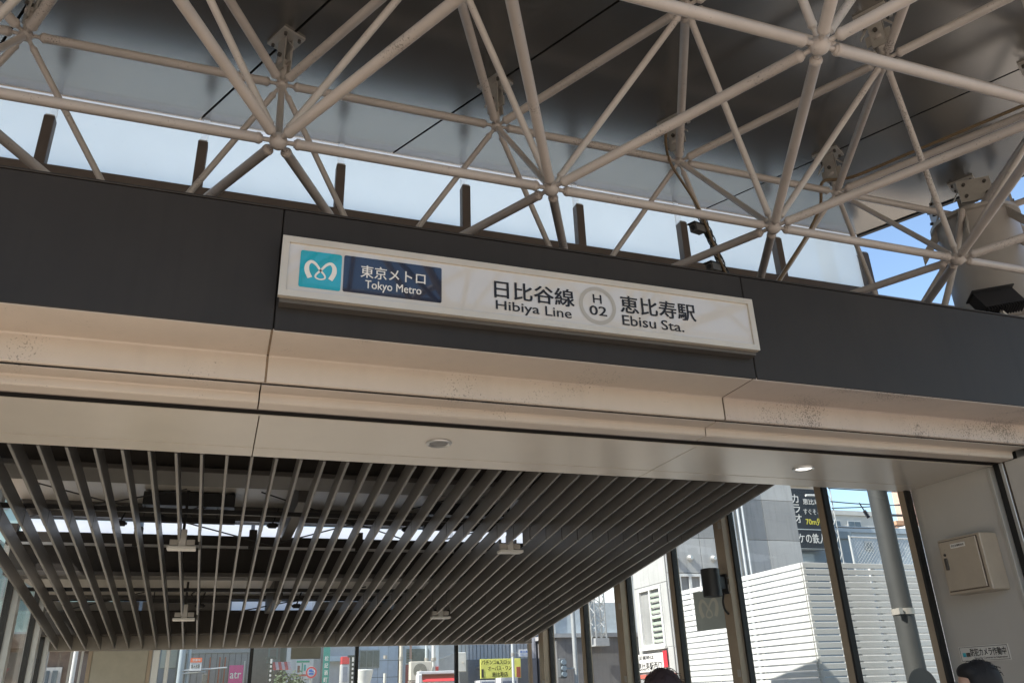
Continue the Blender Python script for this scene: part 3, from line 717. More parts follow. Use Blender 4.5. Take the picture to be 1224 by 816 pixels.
part(ew, 'silver_frame', MB().box(-0.70, -0.62, 11.64, 11.682, 0, zt_, 0.004), alum_m)
part(ew, 'silver_frame', MB().box(-0.55, -0.50, 11.64, 11.682, 0, zt_, 0.004), alum_m)
single('glass_notice', MB().box(0.974, 1.36, 11.676, 11.682, 2.115, 2.258), mat('grey_notice', (0.27, 0.275, 0.235), 0.5), 'plain grey notice board stuck at the top of the end glazing', 'notice')
lw = thing('glass_wall', 'silver framed side glazing left of the stairs facing a greenish building', 'glazing', (-1.97, 8.5, 0))
ly = [5.45, 6.75, 8.1, 9.5, 10.9, 11.66]
for y_ in ly:
    h = ztop(y_)
    part(lw, 'mullion', MB().box(-2.0, -1.87, y_-0.055, y_+0.055, 0, h, 0.004), alum_m)
    part(lw, 'seal', MB().box(-1.99, -1.93, y_-0.082, y_-0.057, 0, h), seal_m)
    part(lw, 'latch', MB().box(-1.868, -1.858, y_-0.02, y_+0.02, 1.78, 1.86), steel_m)
for u, w in zip(ly[:-1], ly[1:]):
    part(lw, 'pane', MB().box(-1.966, -1.958, u+0.057, w-0.084, 0.02, min(ztop(u), ztop(w))), glass_m)

# black cylinder wall lamp on the thick mullion
lp = wpt(7.63) + wn_*0.36 - wd*0.02
lm = thing('wall_lamp', 'black cylindrical wall lamp strapped to the bronze mullion', 'wall lamp', (lp.x, lp.y, zc(0.83)))
part(lm, 'cylinder', MB().lathe((lp.x, lp.y, zc(0.835)), (lp.x, lp.y, 9), [(0, 0.085), (0.004, 0.098), (0.28, 0.098), (0.284, 0.085), (0.24, 0.08)], 32), black_m, 35)
q = wpt(7.63) + wn_*0.152
part(lm, 'arm', MB().obox((lp+q)/2 + wn_*-0.02 + Z*zc(0.98), (q-lp)*0.32, wd*0.035, Z*0.06), black_m)
part(lm, 'back_plate', MB().obox(q + wn_*0.012 + Z*zc(0.97), wn_*0.011, wd*0.05, Z*0.10), black_m)
for s in (0.06, -0.085):
    part(lm, 'strap', MB().obox(q - wd*0.0 + wn_*0.004 + Z*zc(0.97+s), wn_*0.003, wd*0.075, Z*0.010), steel_m)
sweepm = sweep(MB(), smooth_pts([q + wn_*0.03 + Z*zc(0.88), q + wn_*0.06 + Z*zc(0.80), q + wn_*0.05 + Z*zc(0.72), q + wn_*0.005 + Z*zc(0.67)]), 0.011)
part(lm, 'cable', sweepm, black_m, 60)
# grey logo decal on the glass
dc = wpt(8.06) + wn_*0.008
dk = thing('glass_decal', 'grey square decal with a pale looped emblem stuck on the side glazing', 'decal', (dc.x, dc.y, zc(0.55)))
part(dk, 'sheet', MB().obox(dc + Z*zc(0.755), wd*0.225, wn_*0.002, Z*0.205), mat('grey_decal', (0.42, 0.47, 0.455), 0.5))
eb = MB(); rb = ribbon([(u*2.1, w*2.1) for u, w in em], 0.025, 0)
eb.add([dc + wn_*0.004 - wd*v.x + Z*(v.z + zc(0.775)) for v in rb.v], rb.f)
part(dk, 'emblem', eb, mat('decal_emblem', (0.60, 0.61, 0.54), 0.5))

# ------------------------------------------------------------------ box and notice on the right jamb
bx = thing('equipment_box', 'cream metal equipment box with a hinged door on the right jamb wall', 'box', (5.55, 4.93, zc(0.58)))
part(bx, 'housing', MB().box(5.462, 5.638, 4.722, 5.135, zc(0.585), zc(1.008), 0.006), cream_box)
dr_ = part(bx, 'door', MB().box(5.446, 5.458, 4.757, 5.110, zc(0.612), zc(0.985), 0.003), cream_box)
part(bx, 'door_gap', MB().box(5.458, 5.4605, 4.75, 5.117, zc(0.605), zc(0.992)), grime_m)
part(dr_, 'handle', MB().box(5.434, 5.4455, 5.055, 5.085, zc(0.77), zc(0.86), 0.003), boltm)
part(dr_, 'keyhole', MB().cyl((5.446, 5.07, zc(0.885)), (5.438, 5.07, zc(0.885)), 0.010, n=12), boltm)
lb = part(dr_, 'name_plate', MB().box(5.4435, 5.4455, 4.86, 5.00, zc(0.925), zc(0.958)), white_p)
part(lb, 'lettering', text_mb('防犯設備格納箱', (5.4425, 4.99, zc(0.932)), -Y, Z, 0.12, 0.019, 0.005), black_p)
nt_ = thing('camera_notice', 'white notice with black characters about a security camera on the jamb wall', 'notice', (5.635, 5.1, zc(0.1)))
part(nt_, 'plate', MB().box(5.6335, 5.6385, 4.875, 5.335, zc(0.098), zc(0.212)), mat('notice_white', (0.66, 0.64, 0.60), 0.35))
bd = MB()
for u0, u1, w0, w1 in ((4.883, 5.327, 0.203, 0.206), (4.883, 5.327, 0.104, 0.107), (4.883, 4.886, 0.104, 0.206), (5.324, 5.327, 0.104, 0.206)): bd.box(5.6325, 5.6333, u0, u1, zc(w0), zc(w1))
part(nt_, 'border', bd, black_p)
part(nt_, 'logo', MB().box(5.632, 5.6333, 5.275, 5.305, zc(0.135), zc(0.165)), teal_m)
part(nt_, 'logo', MB().box(5.632, 5.6333, 5.235, 5.271, zc(0.135), zc(0.165)), navy_m)
part(nt_, 'lettering', text_mb('防犯カメラ作動中', (5.632, 5.228, zc(0.136)), -Y, Z, 0.328, 0.058, 0.018), black_p)
part(nt_, 'lettering', text_mb('Security Cameras in Operation', (5.632, 5.20, zc(0.112)), -Y, Z, 0.30, 0.018, 0.01), black_p)

# ------------------------------------------------------------------ people
def fused(mb, name, m, parent, voxel=0.012, sm=6):
    me = mb.mesh(name, m, None, BASE[parent]); o = bpy.data.objects.new(name, me); link(o)
    r = o.modifiers.new('r', 'REMESH'); r.mode = 'VOXEL'; r.voxel_size = voxel; r.use_smooth_shade = True
    s = o.modifiers.new('s', 'SMOOTH'); s.iterations = sm; s.factor = 0.5
    dg = bpy.context.evaluated_depsgraph_get(); dg.update()
    me2 = bpy.data.meshes.new_from_object(o.evaluated_get(dg)); o.modifiers.clear(); o.data = me2
    if not me2.materials: me2.materials.append(m)
    o.parent = parent; BASE[o] = BASE[parent]; return o
def limb(mb, pts, rs, n=14):
    for (p, q), (r0, r1) in zip(zip(pts[:-1], pts[1:]), zip(rs[:-1], rs[1:])):
        mb.cyl(p, q, r0, r1, n); mb.ball(q, r1, n, 8)
    mb.ball(pts[0], rs[0], n, 8)
def person(x_, y_, H, ang, label, jk, tr, hm, short_hair, hold):
    o = thing('person', label, 'person', (x_, y_, 0))
    s = H/1.70
    f = Vector((math.cos(ang), math.sin(ang), 0)); l = Vector((-f.y, f.x, 0))      # facing, left
    def P(a_, b_, c_): return Vector((x_, y_, 0)) + (f*a_ + l*b_ + Z*c_)*s
    def ell(mb, a_, b_, c_, r_):
        k = MB().ball((0,0,0), r_, 18, 12); mb.add([P(a_ + v.x, b_ + v.y, c_ + v.z) for v in k.v], k.f)
    # body: head, neck, torso, arms with hands, legs: one continuous surface
    bd = MB()
    ell(bd, 0.005, 0, 1.585, (0.098, 0.077, 0.112)); ell(bd, 0.045, 0, 1.53, (0.052, 0.056, 0.065))
    ell(bd, 0.108, 0, 1.555, (0.020, 0.014, 0.024)); ell(bd, 0.095, 0, 1.512, (0.014, 0.026, 0.009)); ell(bd, 0.092, 0, 1.488, (0.018, 0.022, 0.018))
    for q_ in (-1, 1): ell(bd, -0.005, 0.078*q_, 1.565, (0.022, 0.010, 0.032)); ell(bd, 0.088, 0.032*q_, 1.592, (0.012, 0.020, 0.008))
    limb(bd, [P(-0.015, 0, 1.36), P(0.0, 0, 1.50)], [0.062*s, 0.054*s])
    ell(bd, -0.01, 0, 1.20, (0.10, 0.15, 0.20)); ell(bd, 0, 0, 0.98, (0.105, 0.145, 0.16))
    for q_ in (-1, 1):
        hb_ = 1.40 if q_ == hold else 1.36
        if q_ == hold:
            arm = [P(-0.01, 0.165*q_, 1.37), P(0.02, 0.215*q_, 1.09), P(0.23, 0.13*q_, 1.12)]
        else:
            arm = [P(-0.01, 0.165*q_, 1.37), P(-0.02, 0.225*q_, 1.08), P(0.04, 0.235*q_, 0.84)]
        limb(bd, arm, [0.052*s, 0.040*s, 0.028*s])
        d = (arm[2]-arm[1]).normalized(); sd2 = d.cross(l if q_ != hold else Z).normalized()
        pl = arm[2] + d*0.05*s
        limb(bd, [arm[2], pl], [0.027*s, 0.030*s])
        for k in range(4):
            b0 = pl + sd2*(k-1.5)*0.019*s; L_ = (0.066, 0.078, 0.072, 0.056)[k]*s
            bend = l*(-q_)*0.3
            limb(bd, [b0, b0 + d*L_*0.55, b0 + (d+bend).normalized()*L_ ], [0.0095*s, 0.0088*s, 0.0075*s], 8)
        limb(bd, [arm[2] + d*0.02*s + sd2*0.022*s, arm[2] + d*0.06*s + sd2*0.05*s, arm[2] + d*0.085*s + sd2*0.052*s], [0.011*s, 0.010*s, 0.008*s], 8)
        limb(bd, [P(0, 0.085*q_, 0.90), P(0.02 if q_ > 0 else -0.01, 0.095*q_, 0.49), P(-0.03, 0.10*q_, 0.08)], [0.078*s, 0.052*s, 0.038*s])
    fused(bd, 'body', skin_m, o, 0.0085, 4)
    jm = MB()
    ell(jm, -0.01, 0, 1.21, (0.125, 0.182, 0.215)); ell(jm, 0.0, 0, 0.99, (0.128, 0.168, 0.15)); ell(jm, -0.01, 0, 1.37, (0.085, 0.15, 0.07))
    for q_ in (-1, 1):
        if q_ == hold: arm = [P(-0.01, 0.165*q_, 1.37), P(0.02, 0.215*q_, 1.09), P(0.215, 0.135*q_, 1.118)]
        else: arm = [P(-0.01, 0.165*q_, 1.37), P(-0.02, 0.225*q_, 1.08), P(0.036, 0.234*q_, 0.865)]
        limb(jm, arm, [0.068*s, 0.056*s, 0.042*s])
    limb(jm, [P(-0.02, 0, 1.39), P(-0.01, 0, 1.435)], [0.078*s, 0.072*s])
    fused(jm, 'jacket', jk, o, 0.013, 6)
    tm = MB(); ell(tm, 0, 0, 0.93, (0.118, 0.158, 0.10))
    for q_ in (-1, 1): limb(tm, [P(0, 0.085*q_, 0.90), P(0.02 if q_ > 0 else -0.01, 0.095*q_, 0.49), P(-0.03, 0.10*q_, 0.10)], [0.092*s, 0.068*s, 0.056*s])
    fused(tm, 'trousers', tr, o, 0.014, 6)
    for q_ in (-1, 1):
        sm_ = MB(); ell(sm_, 0.04, 0.10*q_, 0.045, (0.13, 0.045, 0.043)); ell(sm_, -0.03, 0.10*q_, 0.07, (0.055, 0.042, 0.05))
        fused(sm_, 'shoe', black_m, o, 0.010, 3)
    hr = MB()
    ell(hr, -0.022, 0, 1.60, (0.099, 0.0905, 0.108))
    if short_hair:
        ell(hr, 0.035, 0, 1.645, (0.065, 0.078, 0.05)); ell(hr, -0.06, 0, 1.55, (0.055, 0.075, 0.07))
        for q_ in (-1, 1): ell(hr, 0.01, 0.070*q_, 1.60, (0.045, 0.02, 0.045))
    else:
        ell(hr, 0.03, 0, 1.65, (0.07, 0.082, 0.05)); ell(hr, -0.065, 0, 1.48, (0.055, 0.095, 0.15))
        for q_ in (-1, 1): ell(hr, 0.0, 0.080*q_, 1.50, (0.055, 0.025, 0.13))
    random.seed(5)
    ho = fused(hr, 'hair', hm, o, 0.009, 2)
    st = MB()
    for k in range(150):                                    # loose strands over the crown
        th = random.uniform(0, 2*math.pi); ph = random.uniform(0.05, 1.25)
        n_ = Vector((math.sin(ph)*math.cos(th), math.sin(ph)*math.sin(th), math.cos(ph)))
        c_ = Vector((-0.018 + n_.x*0.099, n_.y*0.091, 1.602 + n_.z*0.108))
        tdir = (Vector((n_.x, n_.y, -0.6)) + Vector((random.uniform(-.5,.5), random.uniform(-.5,.5), random.uniform(-.1,.5)))).normalized()
        L_ = random.uniform(0.015, 0.032)
        pts = [c_, c_ + tdir*L_*0.5 + n_*0.004, c_ + tdir*L_ + n_*random.uniform(-.008, .002)]
        sweep(st, [P(*p_) for p_ in pts], 0.0012, 4)
    part(ho, 'strands', st, hm)
    for q_ in (-1, 1):
        em_ = MB(); ell(em_, 0.083, 0.031*q_, 1.577, (0.010, 0.014, 0.009)); e_ = part(o, 'eye', em_, mat('eye_white', (0.7, 0.68, 0.65), 0.3), 60)
        ir = MB(); ell(ir, 0.0905, 0.031*q_, 1.577, (0.004, 0.006, 0.006)); part(e_, 'iris', ir, black_m, 60)
    if short_hair:
        g = MB()
        for q_ in (-1, 1):
            N_ = 16; ring = [P(0.112, 0.033*q_ + 0.026*math.cos(2*math.pi*k/N_), 1.577 + 0.020*math.sin(2*math.pi*k/N_)) for k in range(N_+1)]
            sweep(g, ring, 0.0016, 5); sweep(g, [P(0.112, 0.058*q_, 1.582), P(0.02, 0.084*q_, 1.582), P(-0.02, 0.082*q_, 1.565)], 0.0016, 5)
        sweep(g, [P(0.112, -0.008, 1.582), P(0.114, 0, 1.585), P(0.112, 0.008, 1.582)], 0.0016, 5)
        part(o, 'glasses', g, black_m)
    return o
person(3.94, 3.65, 1.690, R(142), 'person with short black hair and thin glasses beside the jamb notice', mat('charcoal_jacket', (0.03, 0.03, 0.035), 0.8), mat('dark_trousers', (0.025, 0.027, 0.035), 0.8), hair_b, True, 1)
person(1.93, 3.50, 1.69, R(70), 'person with dark auburn hair seen from behind, only the crown in view', mat('maroon_coat', (0.07, 0.02, 0.025), 0.85), mat('black_trousers', (0.02, 0.02, 0.022), 0.8), hair_r, False, 0)

# ================================================================== outside
# ------------------------------------------------------------------ white slatted fence
slat_m = mat('white_slat', (0.68, 0.68, 0.67), 0.5, 0, 0.04, 4)
fn = thing('slatted_fence', 'tall white horizontal slat fence turning a corner outside the side glazing', 'fence', (7.5, 9, 0))
mA = MB().box(6.94, 6.96, 8.72, 12.0, 0, 0.062, 0.003).mesh('slat', slat_m, None, Vector((6.95, 8.7, 0)))
mB = MB().box(6.94, 12.4, 8.68, 8.70, 0, 0.062, 0.003).mesh('slat', slat_m, None, Vector((6.95, 8.7, 0)))
for k in range(37):
    z = 0.08 + 0.0795*k
    inst(fn, 'slat', mA, (6.95, 8.7, z)); inst(fn, 'slat', mB, (6.95, 8.7, z))
for y_ in (8.74, 9.8, 10.9, 11.97): part(fn, 'post', MB().box(6.962, 7.01, y_-0.025, y_+0.025, 0, 3.0), slat_m)
for x_ in (7.6, 8.05, 9.3, 10.6, 12.3): part(fn, 'post', MB().box(x_-0.025, x_+0.025, 8.702, 8.75, 0, 3.0), slat_m)

# ------------------------------------------------------------------ grey steel pole in front of the fence
pl_ = thing('street_pole', 'grey round steel pole standing in front of the white slat fence', 'pole', (7.97, 8.25, 0))
pm_ = mat('galvanised_pole', (0.055, 0.056, 0.055), 0.6, 0.1, 0.12, 5)
part(pl_, 'shaft', MB().lathe((7.97, 8.25, 0), (7.97, 8.25, 9), [(0, 0.128), (1.0, 0.124), (9.5, 0.105)], 28), pm_, 40)
part(pl_, 'band', MB().lathe((7.97, 8.25, 2.33), (7.97, 8.25, 9), [(0, 0.132), (0.07, 0.132)], 28), steel_m, 40)
part(pl_, 'band_clip', MB().box(7.80, 7.86, 8.13, 8.18, 2.33, 2.40), steel_m)
rs_ = thing('round_sign', 'back of a round grey traffic sign clamped low on the steel pole', 'traffic sign', (7.85, 8.08, 1.3))
part(rs_, 'disc', MB().cyl((7.85, 8.06, 1.50), (7.85, 8.075, 1.50), 0.22, n=40), mat('sign_back_grey', (0.035, 0.035, 0.035), 0.5, 0.3), 40)
part(rs_, 'bracket', MB().box(7.70, 8.0, 8.077, 8.115, 1.48, 1.52), steel_m)

# ------------------------------------------------------------------ grey panelled building with corner window
gb = thing('panel_building', 'pale grey concrete panel building with a darker band and corner windows', 'building', (11, 18, 0))
pale = mat('pale_concrete_panel', (0.42, 0.42, 0.41), 0.75, 0, 0.12, 1.2, bump=0.1, bscale=25, streak=0.35)
midg = mat('grey_concrete_panel', (0.30, 0.30, 0.295), 0.75, 0, 0.15, 1.2, bump=0.1, bscale=25, streak=0.35)
part(gb, 'core', MB().box(9.20, 12.82, 16.03, 17.55, 0, 9.97), midg)
def panels(axis, fixed, t, u0, u1, du, rows, holes=()):
    n = round((u1-u0)/du)
    for z0_, z1_, m in rows:
        for k in range(n):
            ua, ub = u0 + (u1-u0)*k/n, u0 + (u1-u0)*(k+1)/n
            if any(ua < h[1] and ub > h[0] and z0_ < h[3] and z1_ > h[2] for h in holes): 
                for h in holes:
                    if ua < h[1] and ub > h[0] and z0_ < h[3] and z1_ > h[2]:
                        for (a0, a1, c0, c1) in ((ua, max(ua, h[0]), z0_, z1_), (min(ub, h[1]), ub, z0_, z1_), (max(ua, h[0]), min(ub, h[1]), z0_, max(z0_, h[2])), (max(ua, h[0]), min(ub, h[1]), min(z1_, h[3]), z1_)):
                            if a1-a0 > 0.03 and c1-c0 > 0.03:
                                mb = MB().box(a0+0.004, a1-0.004, fixed, fixed+t, c0+0.004, c1-0.004) if axis == 'y' else MB().box(fixed, fixed+t, a0+0.004, a1-0.004, c0+0.004, c1-0.004)
                                part(gb, 'wall_panel', mb, m)
                continue
            mb = MB().box(ua+0.004, ub-0.004, fixed, fixed+t, z0_+0.004, z1_-0.004, 0.006) if axis == 'y' else MB().box(fixed, fixed+t, ua+0.004, ub-0.004, z0_+0.004, z1_-0.004, 0.006)
            part(gb, 'wall_panel', mb, m)
rows = [(0, 1.55, pale), (1.55, 2.38, pale), (2.38, 3.9, pale), (3.9, 4.66, pale), (4.66, 5.6, midg), (5.6, 6.9, pale), (6.9, 8.4, pale), (8.4, 9.95, midg)]
rowsL = [(0, 2.40, pale), (2.40, 3.72, pale), (3.72, 4.66, pale), (4.66, 5.6, pale), (5.6, 6.9, pale), (6.9, 8.4, pale), (8.4, 9.95, pale)]
h1 = (9.45, 10.05, 2.95, 3.88)
panels('y', 16.0, 0.026, 9.20, 12.85, 0.9, rows, [h1])
h2 = (16.30, 17.36, 2.42, 3.68)
panels('x', 9.17, 0.026, 16.03, 17.58, 0.78, rowsL, [h2])
def window(parent, axis, fixed, h, name='window'):
    u0, u1, z0_, z1_ = h
    bxx = (lambda a0, a1, d0, d1, c0, c1: MB().box(a0, a1, fixed+d0, fixed+d1, c0, c1)) if axis == 'y' else (lambda a0, a1, d0, d1, c0, c1: MB().box(fixed+d0, fixed+d1, a0, a1, c0, c1))
    wf = mat('white_window_frame', (0.68, 0.68, 0.66), 0.5)
    fm = MB()
    for mb in (bxx(u0, u0+0.06, -0.03, 0.05, z0_, z1_), bxx(u1-0.06, u1, -0.03, 0.05, z0_, z1_), bxx(u0+0.06, u1-0.06, -0.03, 0.05, z0_, z0_+0.06), bxx(u0+0.06, u1-0.06, -0.03, 0.05, z1_-0.06, z1_), bxx((u0+u1)/2-0.03, (u0+u1)/2+0.03, -0.02, 0.04, z0_+0.06, z1_-0.06), bxx(u0+0.06, (u0+u1)/2-0.03, -0.015, 0.035, (z0_+z1_)/2-0.02, (z0_+z1_)/2+0.02)):
        fm.add(mb.v, mb.f)
    w = part(parent, name, fm, wf)
    part(w, 'pane', bxx(u0+0.06, u1-0.06, 0.036, 0.044, z0_+0.06, z1_-0.06), mat('window_pane', (0.12, 0.145, 0.15), 0.15, 0.0, 0.3, 8))
    part(w, 'sill', bxx(u0-0.05, u1+0.05, -0.08, -0.032, z0_-0.05, z0_), wf)
    return w
window(gb, 'y', 16.0, h1); w2 = window(gb, 'x', 9.17, h2)
for k in range(9): part(w2, 'blind_slat', MB().box(9.13, 9.138, 16.36, 16.80, 2.52 + 0.12*k, 2.57 + 0.12*k), mat('blind_green', (0.42, 0.50, 0.40), 0.6))
for x_ in (9.42, 9.80, 10.4): 
    part(gb, 'vent_hood', MB().lathe((x_, 16.0, 4.22), (x_, 15, 4.22), [(0, 0.07), (0.06, 0.07), (0.10, 0.04)], 14), alum_m, 40)
for k, x_ in enumerate((11.0, 11.16, 11.30)):
    part(gb, 'downpipe', MB().cyl((x_, 15.92, 0), (x_, 15.92, 9.8), 0.05 - 0.008*k, n=12), mat('pipe_white', (0.60, 0.62, 0.62), 0.5), 40)
part(gb, 'parapet', MB().box(9.14, 12.9, 15.97, 17.6, 9.97, 10.2), pale)
part(gb, 'base_band', MB().box(9.145, 9.168, 16.0, 17.58, 1.80, 1.88), mat('red_line', (0.5, 0.12, 0.09), 0.6))
part(gb, 'dark_base', MB().box(9.15, 9.167, 16.0, 17.58, 0.02, 1.78), midg)
bn = thing('wall_banner', 'white banner with black characters and red end patches on the building corner', 'banner', (9.15, 17, 1.9))
part(bn, 'sheet', MB().box(9.130, 9.138, 16.35, 17.75, 1.93, 2.30), mat('banner_white', (0.68, 0.66, 0.64), 0.6))
redm = mat('red_paint', (0.55, 0.035, 0.05), 0.5)
part(bn, 'patch', MB().box(9.122, 9.129, 16.25, 16.42, 2.0, 2.33), redm); part(bn, 'patch', MB().box(9.122, 9.129, 17.70, 17.86, 1.95, 2.22), redm)
part(bn, 'lettering', text_mb('災害時は', (9.127, 17.55, 2.18), -Y, Z, 0.7, 0.09, 0.02), black_p)
part(bn, 'lettering', text_mb('恵比寿駅西口', (9.127, 17.62, 1.96), -Y, Z, 1.1, 0.17, 0.02), black_p)

# ------------------------------------------------------------------ dark vertical sign and its building
ks_ = thing('karaoke_sign', 'tall black signboard with white and yellow characters beside a lattice pole', 'signboard', (16.5, 20, 5.2))
part(ks_, 'board', MB().box(15.98, 17.05, 20.0, 20.25, 5.22, 7.0, 0.01), mat('sign_black', (0.018, 0.022, 0.03), 0.4))
part(ks_, 'rim', MB().box(15.96, 17.07, 19.99, 20.26, 5.205, 5.216), alum_m)
part(ks_, 'divider', MB().box(15.985, 17.045, 19.992, 19.998, 5.76, 5.785), alum_m)
for k, ch in enumerate('カラオ'): part(ks_, 'lettering', text_mb(ch, (16.02, 19.99, 6.56-0.30*k), X, Z, 0.24, 0.26, 0.02), white_p)
part(ks_, 'lettering', text_mb('ケの鉄人', (16.02, 19.985, 5.36), X, Z, 0.98, 0.30, 0.02), white_p)
part(ks_, 'lettering', text_mb('恵比寿', (16.40, 19.985, 6.52), X, Z, 0.6, 0.18, 0.02), white_p)
part(ks_, 'lettering', text_mb('すぐそこ', (16.36, 19.985, 6.22), X, Z, 0.62, 0.17, 0.01), white_p)
part(ks_, 'lettering', text_mb('70m先', (16.38, 19.985, 5.90), X, Z, 0.6, 0.22, 0.02), mat('yellow_print', (0.75, 0.66, 0.08), 0.5))
def building(name, label, x0_, x1_, y0_, y1_, h, m, wins=None, roofm=None, wincol=(0.10, 0.13, 0.16)):
    o = thing(name, label, 'building', ((x0_+x1_)/2, (y0_+y1_)/2, 0))
    wl = part(o, 'wall', MB().box(x0_, x1_, y0_, y1_, 0, h), m)
    part(o, 'roof', MB().box(x0_-0.08, x1_+0.08, y0_-0.08, y1_+0.08, h+0.002, h+0.22), roofm or m)
    pm = mat('far_pane_%02d%02d' % (int(wincol[0]*99), int(wincol[2]*99)), wincol, 0.15, 0, 0.3, 2)
    for wx, wz, ww, wh in (wins or []):
        f_ = MB().box(wx, wx+ww, y0_-0.05, y0_-0.004, wz, wz+wh)
        w_ = part(o, 'window', f_, mat('far_window_frame', (0.45, 0.46, 0.46), 0.5))
        part(w_, 'pane', MB().box(wx+0.05, wx+ww/2-0.02, y0_-0.062, y0_-0.052, wz+0.05, wz+wh-0.05), pm)
        part(w_, 'pane', MB().box(wx+ww/2+0.02, wx+ww-0.05, y0_-0.062, y0_-0.052, wz+0.05, wz+wh-0.05), pm)
    return o
building('shop_building', 'slate blue low building under the black karaoke signboard', 15.2, 18.2, 20.4, 24, 5.6, mat('slate_wall', (0.20, 0.25, 0.29), 0.7, 0, 0.1, 1), [(16.0, 4.1, 0.7, 0.8), (17.2, 4.1, 0.7, 0.8)])
building('office_building', 'tan upper storey building rising behind the black karaoke signboard', 19.3, 20.7, 24.5, 30, 9.5, mat('tan_wall', (0.50, 0.40, 0.30), 0.7, 0, 0.1, 1), [(19.6, 8.3, 0.9, 0.8)])
lat = MB()
for s in (-0.07, 0.07):
    for t in (-0.07, 0.07): lat.box(16.93+s-0.012, 16.93+s+0.012, 19.5+t-0.012, 19.5+t+0.012, 0, 8.5)
for k in range(34):
    z = 0.25*k; s = 1 if k % 2 else -1
    lat.cyl((16.93-0.07*s, 19.43, z), (16.93+0.07*s, 19.43, z+0.25), 0.010, n=5); lat.cyl((16.86, 19.5-0.07*s, z), (16.86, 19.5+0.07*s, z+0.25), 0.010, n=5)
lp_ = thing('lattice_pole', 'slender pale lattice pole standing against the black karaoke signboard', 'pole', (16.93, 19.5, 0))
part(lp_, 'lattice', lat, mat('pale_lattice', (0.55, 0.55, 0.53), 0.5))
part(lp_, 'light_arm', MB().cyl((16.1, 19.45, 6.66), (16.9, 19.45, 6.68), 0.035, n=10), mat('pale_lattice', (0.55, 0.55, 0.53), 0.5), 40)

# ------------------------------------------------------------------ buildings behind the fence on the right
building('house', 'pale blue-grey flat roofed building with two small square windows', 21.4, 27.5, 25, 26.4, 6.75, mat('blue_grey_wall', (0.36, 0.42, 0.47), 0.7, 0, 0.08, 1), [(23.0, 6.1, 0.34, 0.34), (24.25, 6.2, 0.34, 0.34), (21.7, 5.0, 0.5, 0.6)])
building('house', 'light grey upper house with three windows behind the blue-grey one', 25.2, 30.2, 31.5, 32.6, 8.9, mat('light_grey_wall', (0.50, 0.49, 0.46), 0.7, 0, 0.08, 1), [(27.2, 7.9, 0.6, 0.75), (28.2, 7.9, 0.8, 0.75), (29.4, 7.7, 0.6, 0.7)])
building('apartment_block', 'orange brick apartment block with a pink upper storey', 34.7, 46, 35, 36.6, 9.3, mat('orange_brick_wall', (0.48, 0.28, 0.17), 0.8, 0, 0.2, 3, bump=0.2), [(36.2, 8.1, 0.5, 0.6), (38, 8.1, 0.9, 0.9)])
building('apartment_block', 'pink rendered tower storey above the orange brick block', 39.2, 48, 38.2, 39.4, 12.6, mat('pink_wall', (0.52, 0.36, 0.29), 0.8, 0, 0.1, 2), [(40.4, 10.4, 1.2, 0.7)])
single('white_tank', MB().box(29.4, 30.4, 29, 30.5, 4, 8.0, 0.05), mat('tank_white', (0.66, 0.66, 0.62), 0.6), 'white box tank standing before the orange brick block', 'tank')
mf = thing('mesh_fence', 'chain link fence with pale posts on the bank behind the white fence', 'fence', (15, 15, 0))
part(mf, 'wall', MB().box(12.9, 22, 15.0, 15.3, 0, 3.75), mat('bank_concrete', (0.38, 0.38, 0.36), 0.8))
galv = mat('galvanised_wire', (0.55, 0.56, 0.55), 0.45, 0.5)
for x_ in (13.5, 14.62, 15.8, 17, 18.2): part(mf, 'post', MB().cyl((x_, 15.1, 3.75), (x_, 15.1, 4.65), 0.025, n=10), galv, 40)
for x_, q_ in ((13.5, 14.62), (14.62, 15.8), (15.8, 17.0), (17.0, 18.2)):
    part(mf, 'rail', MB().cyl((x_, 15.1, 4.62), (q_, 15.1, 4.62), 0.018, n=8), galv, 40)
    me_ = MB(); n_ = 13
    for k in range(-8, n_+1):
        for sgn in (1, -1):
            u0_ = x_ + (q_-x_)*k/n_; u1_ = u0_ + 0.84
            if sgn < 0: u0_, u1_ = u1_, u0_
            p_, r_ = Vector((u0_, 15.1, 3.76)), Vector((u1_, 15.1, 4.60))
            lo, hi = x_, q_
            t0, t1 = 0.0, 1.0
            dx_ = r_.x - p_.x
            ta, tb = sorted(((lo-p_.x)/dx_, (hi-p_.x)/dx_)); t0, t1 = max(t0, ta), min(t1, tb)
            if t1 - t0 > 0.05: me_.cyl(p_.lerp(r_, t0), p_.lerp(r_, t1), 0.004, n=4)
    part(mf, 'mesh', me_, galv)
# overhead wires and a pole top
wire_m = mat('wire_black', (0.03, 0.03, 0.03), 0.6)
for k, (p, q, sag) in enumerate([((16.93, 19.4, 6.3), (44, 33, 12.4), .5), ((16.93, 19.4, 5.75), (40, 36, 10.6), .4), ((16.93, 19.4, 6.9), (44, 30, 10.8), .3), ((16.93, 19.4, 7.3), (36, 27, 8.9), .4), ((7.97, 8.25, 3.86), (34, 24, 10.6), .2), ((16.93, 19.4, 7.7), (48, 40, 16.0), .4), ((7.97, 8.25, 3.55), (30, 20, 7.2), .2), ((16.93, 19.4, 6.5), (30, 24.5, 8.4), .25), ((16.93, 19.4, 7.0), (38, 31, 13.2), .3)]):
    p, q = Vector(p), Vector(q)
    single('overhead_wire', sweep(MB(), [p.lerp(q, t/16) - Z*sag*4*(t/16)*(1-t/16) for t in range(17)], 0.018, 5), wire_m, 'thin dark overhead wire crossing the sky above the white fence', 'wire', 60, 'overhead wires above the fence')
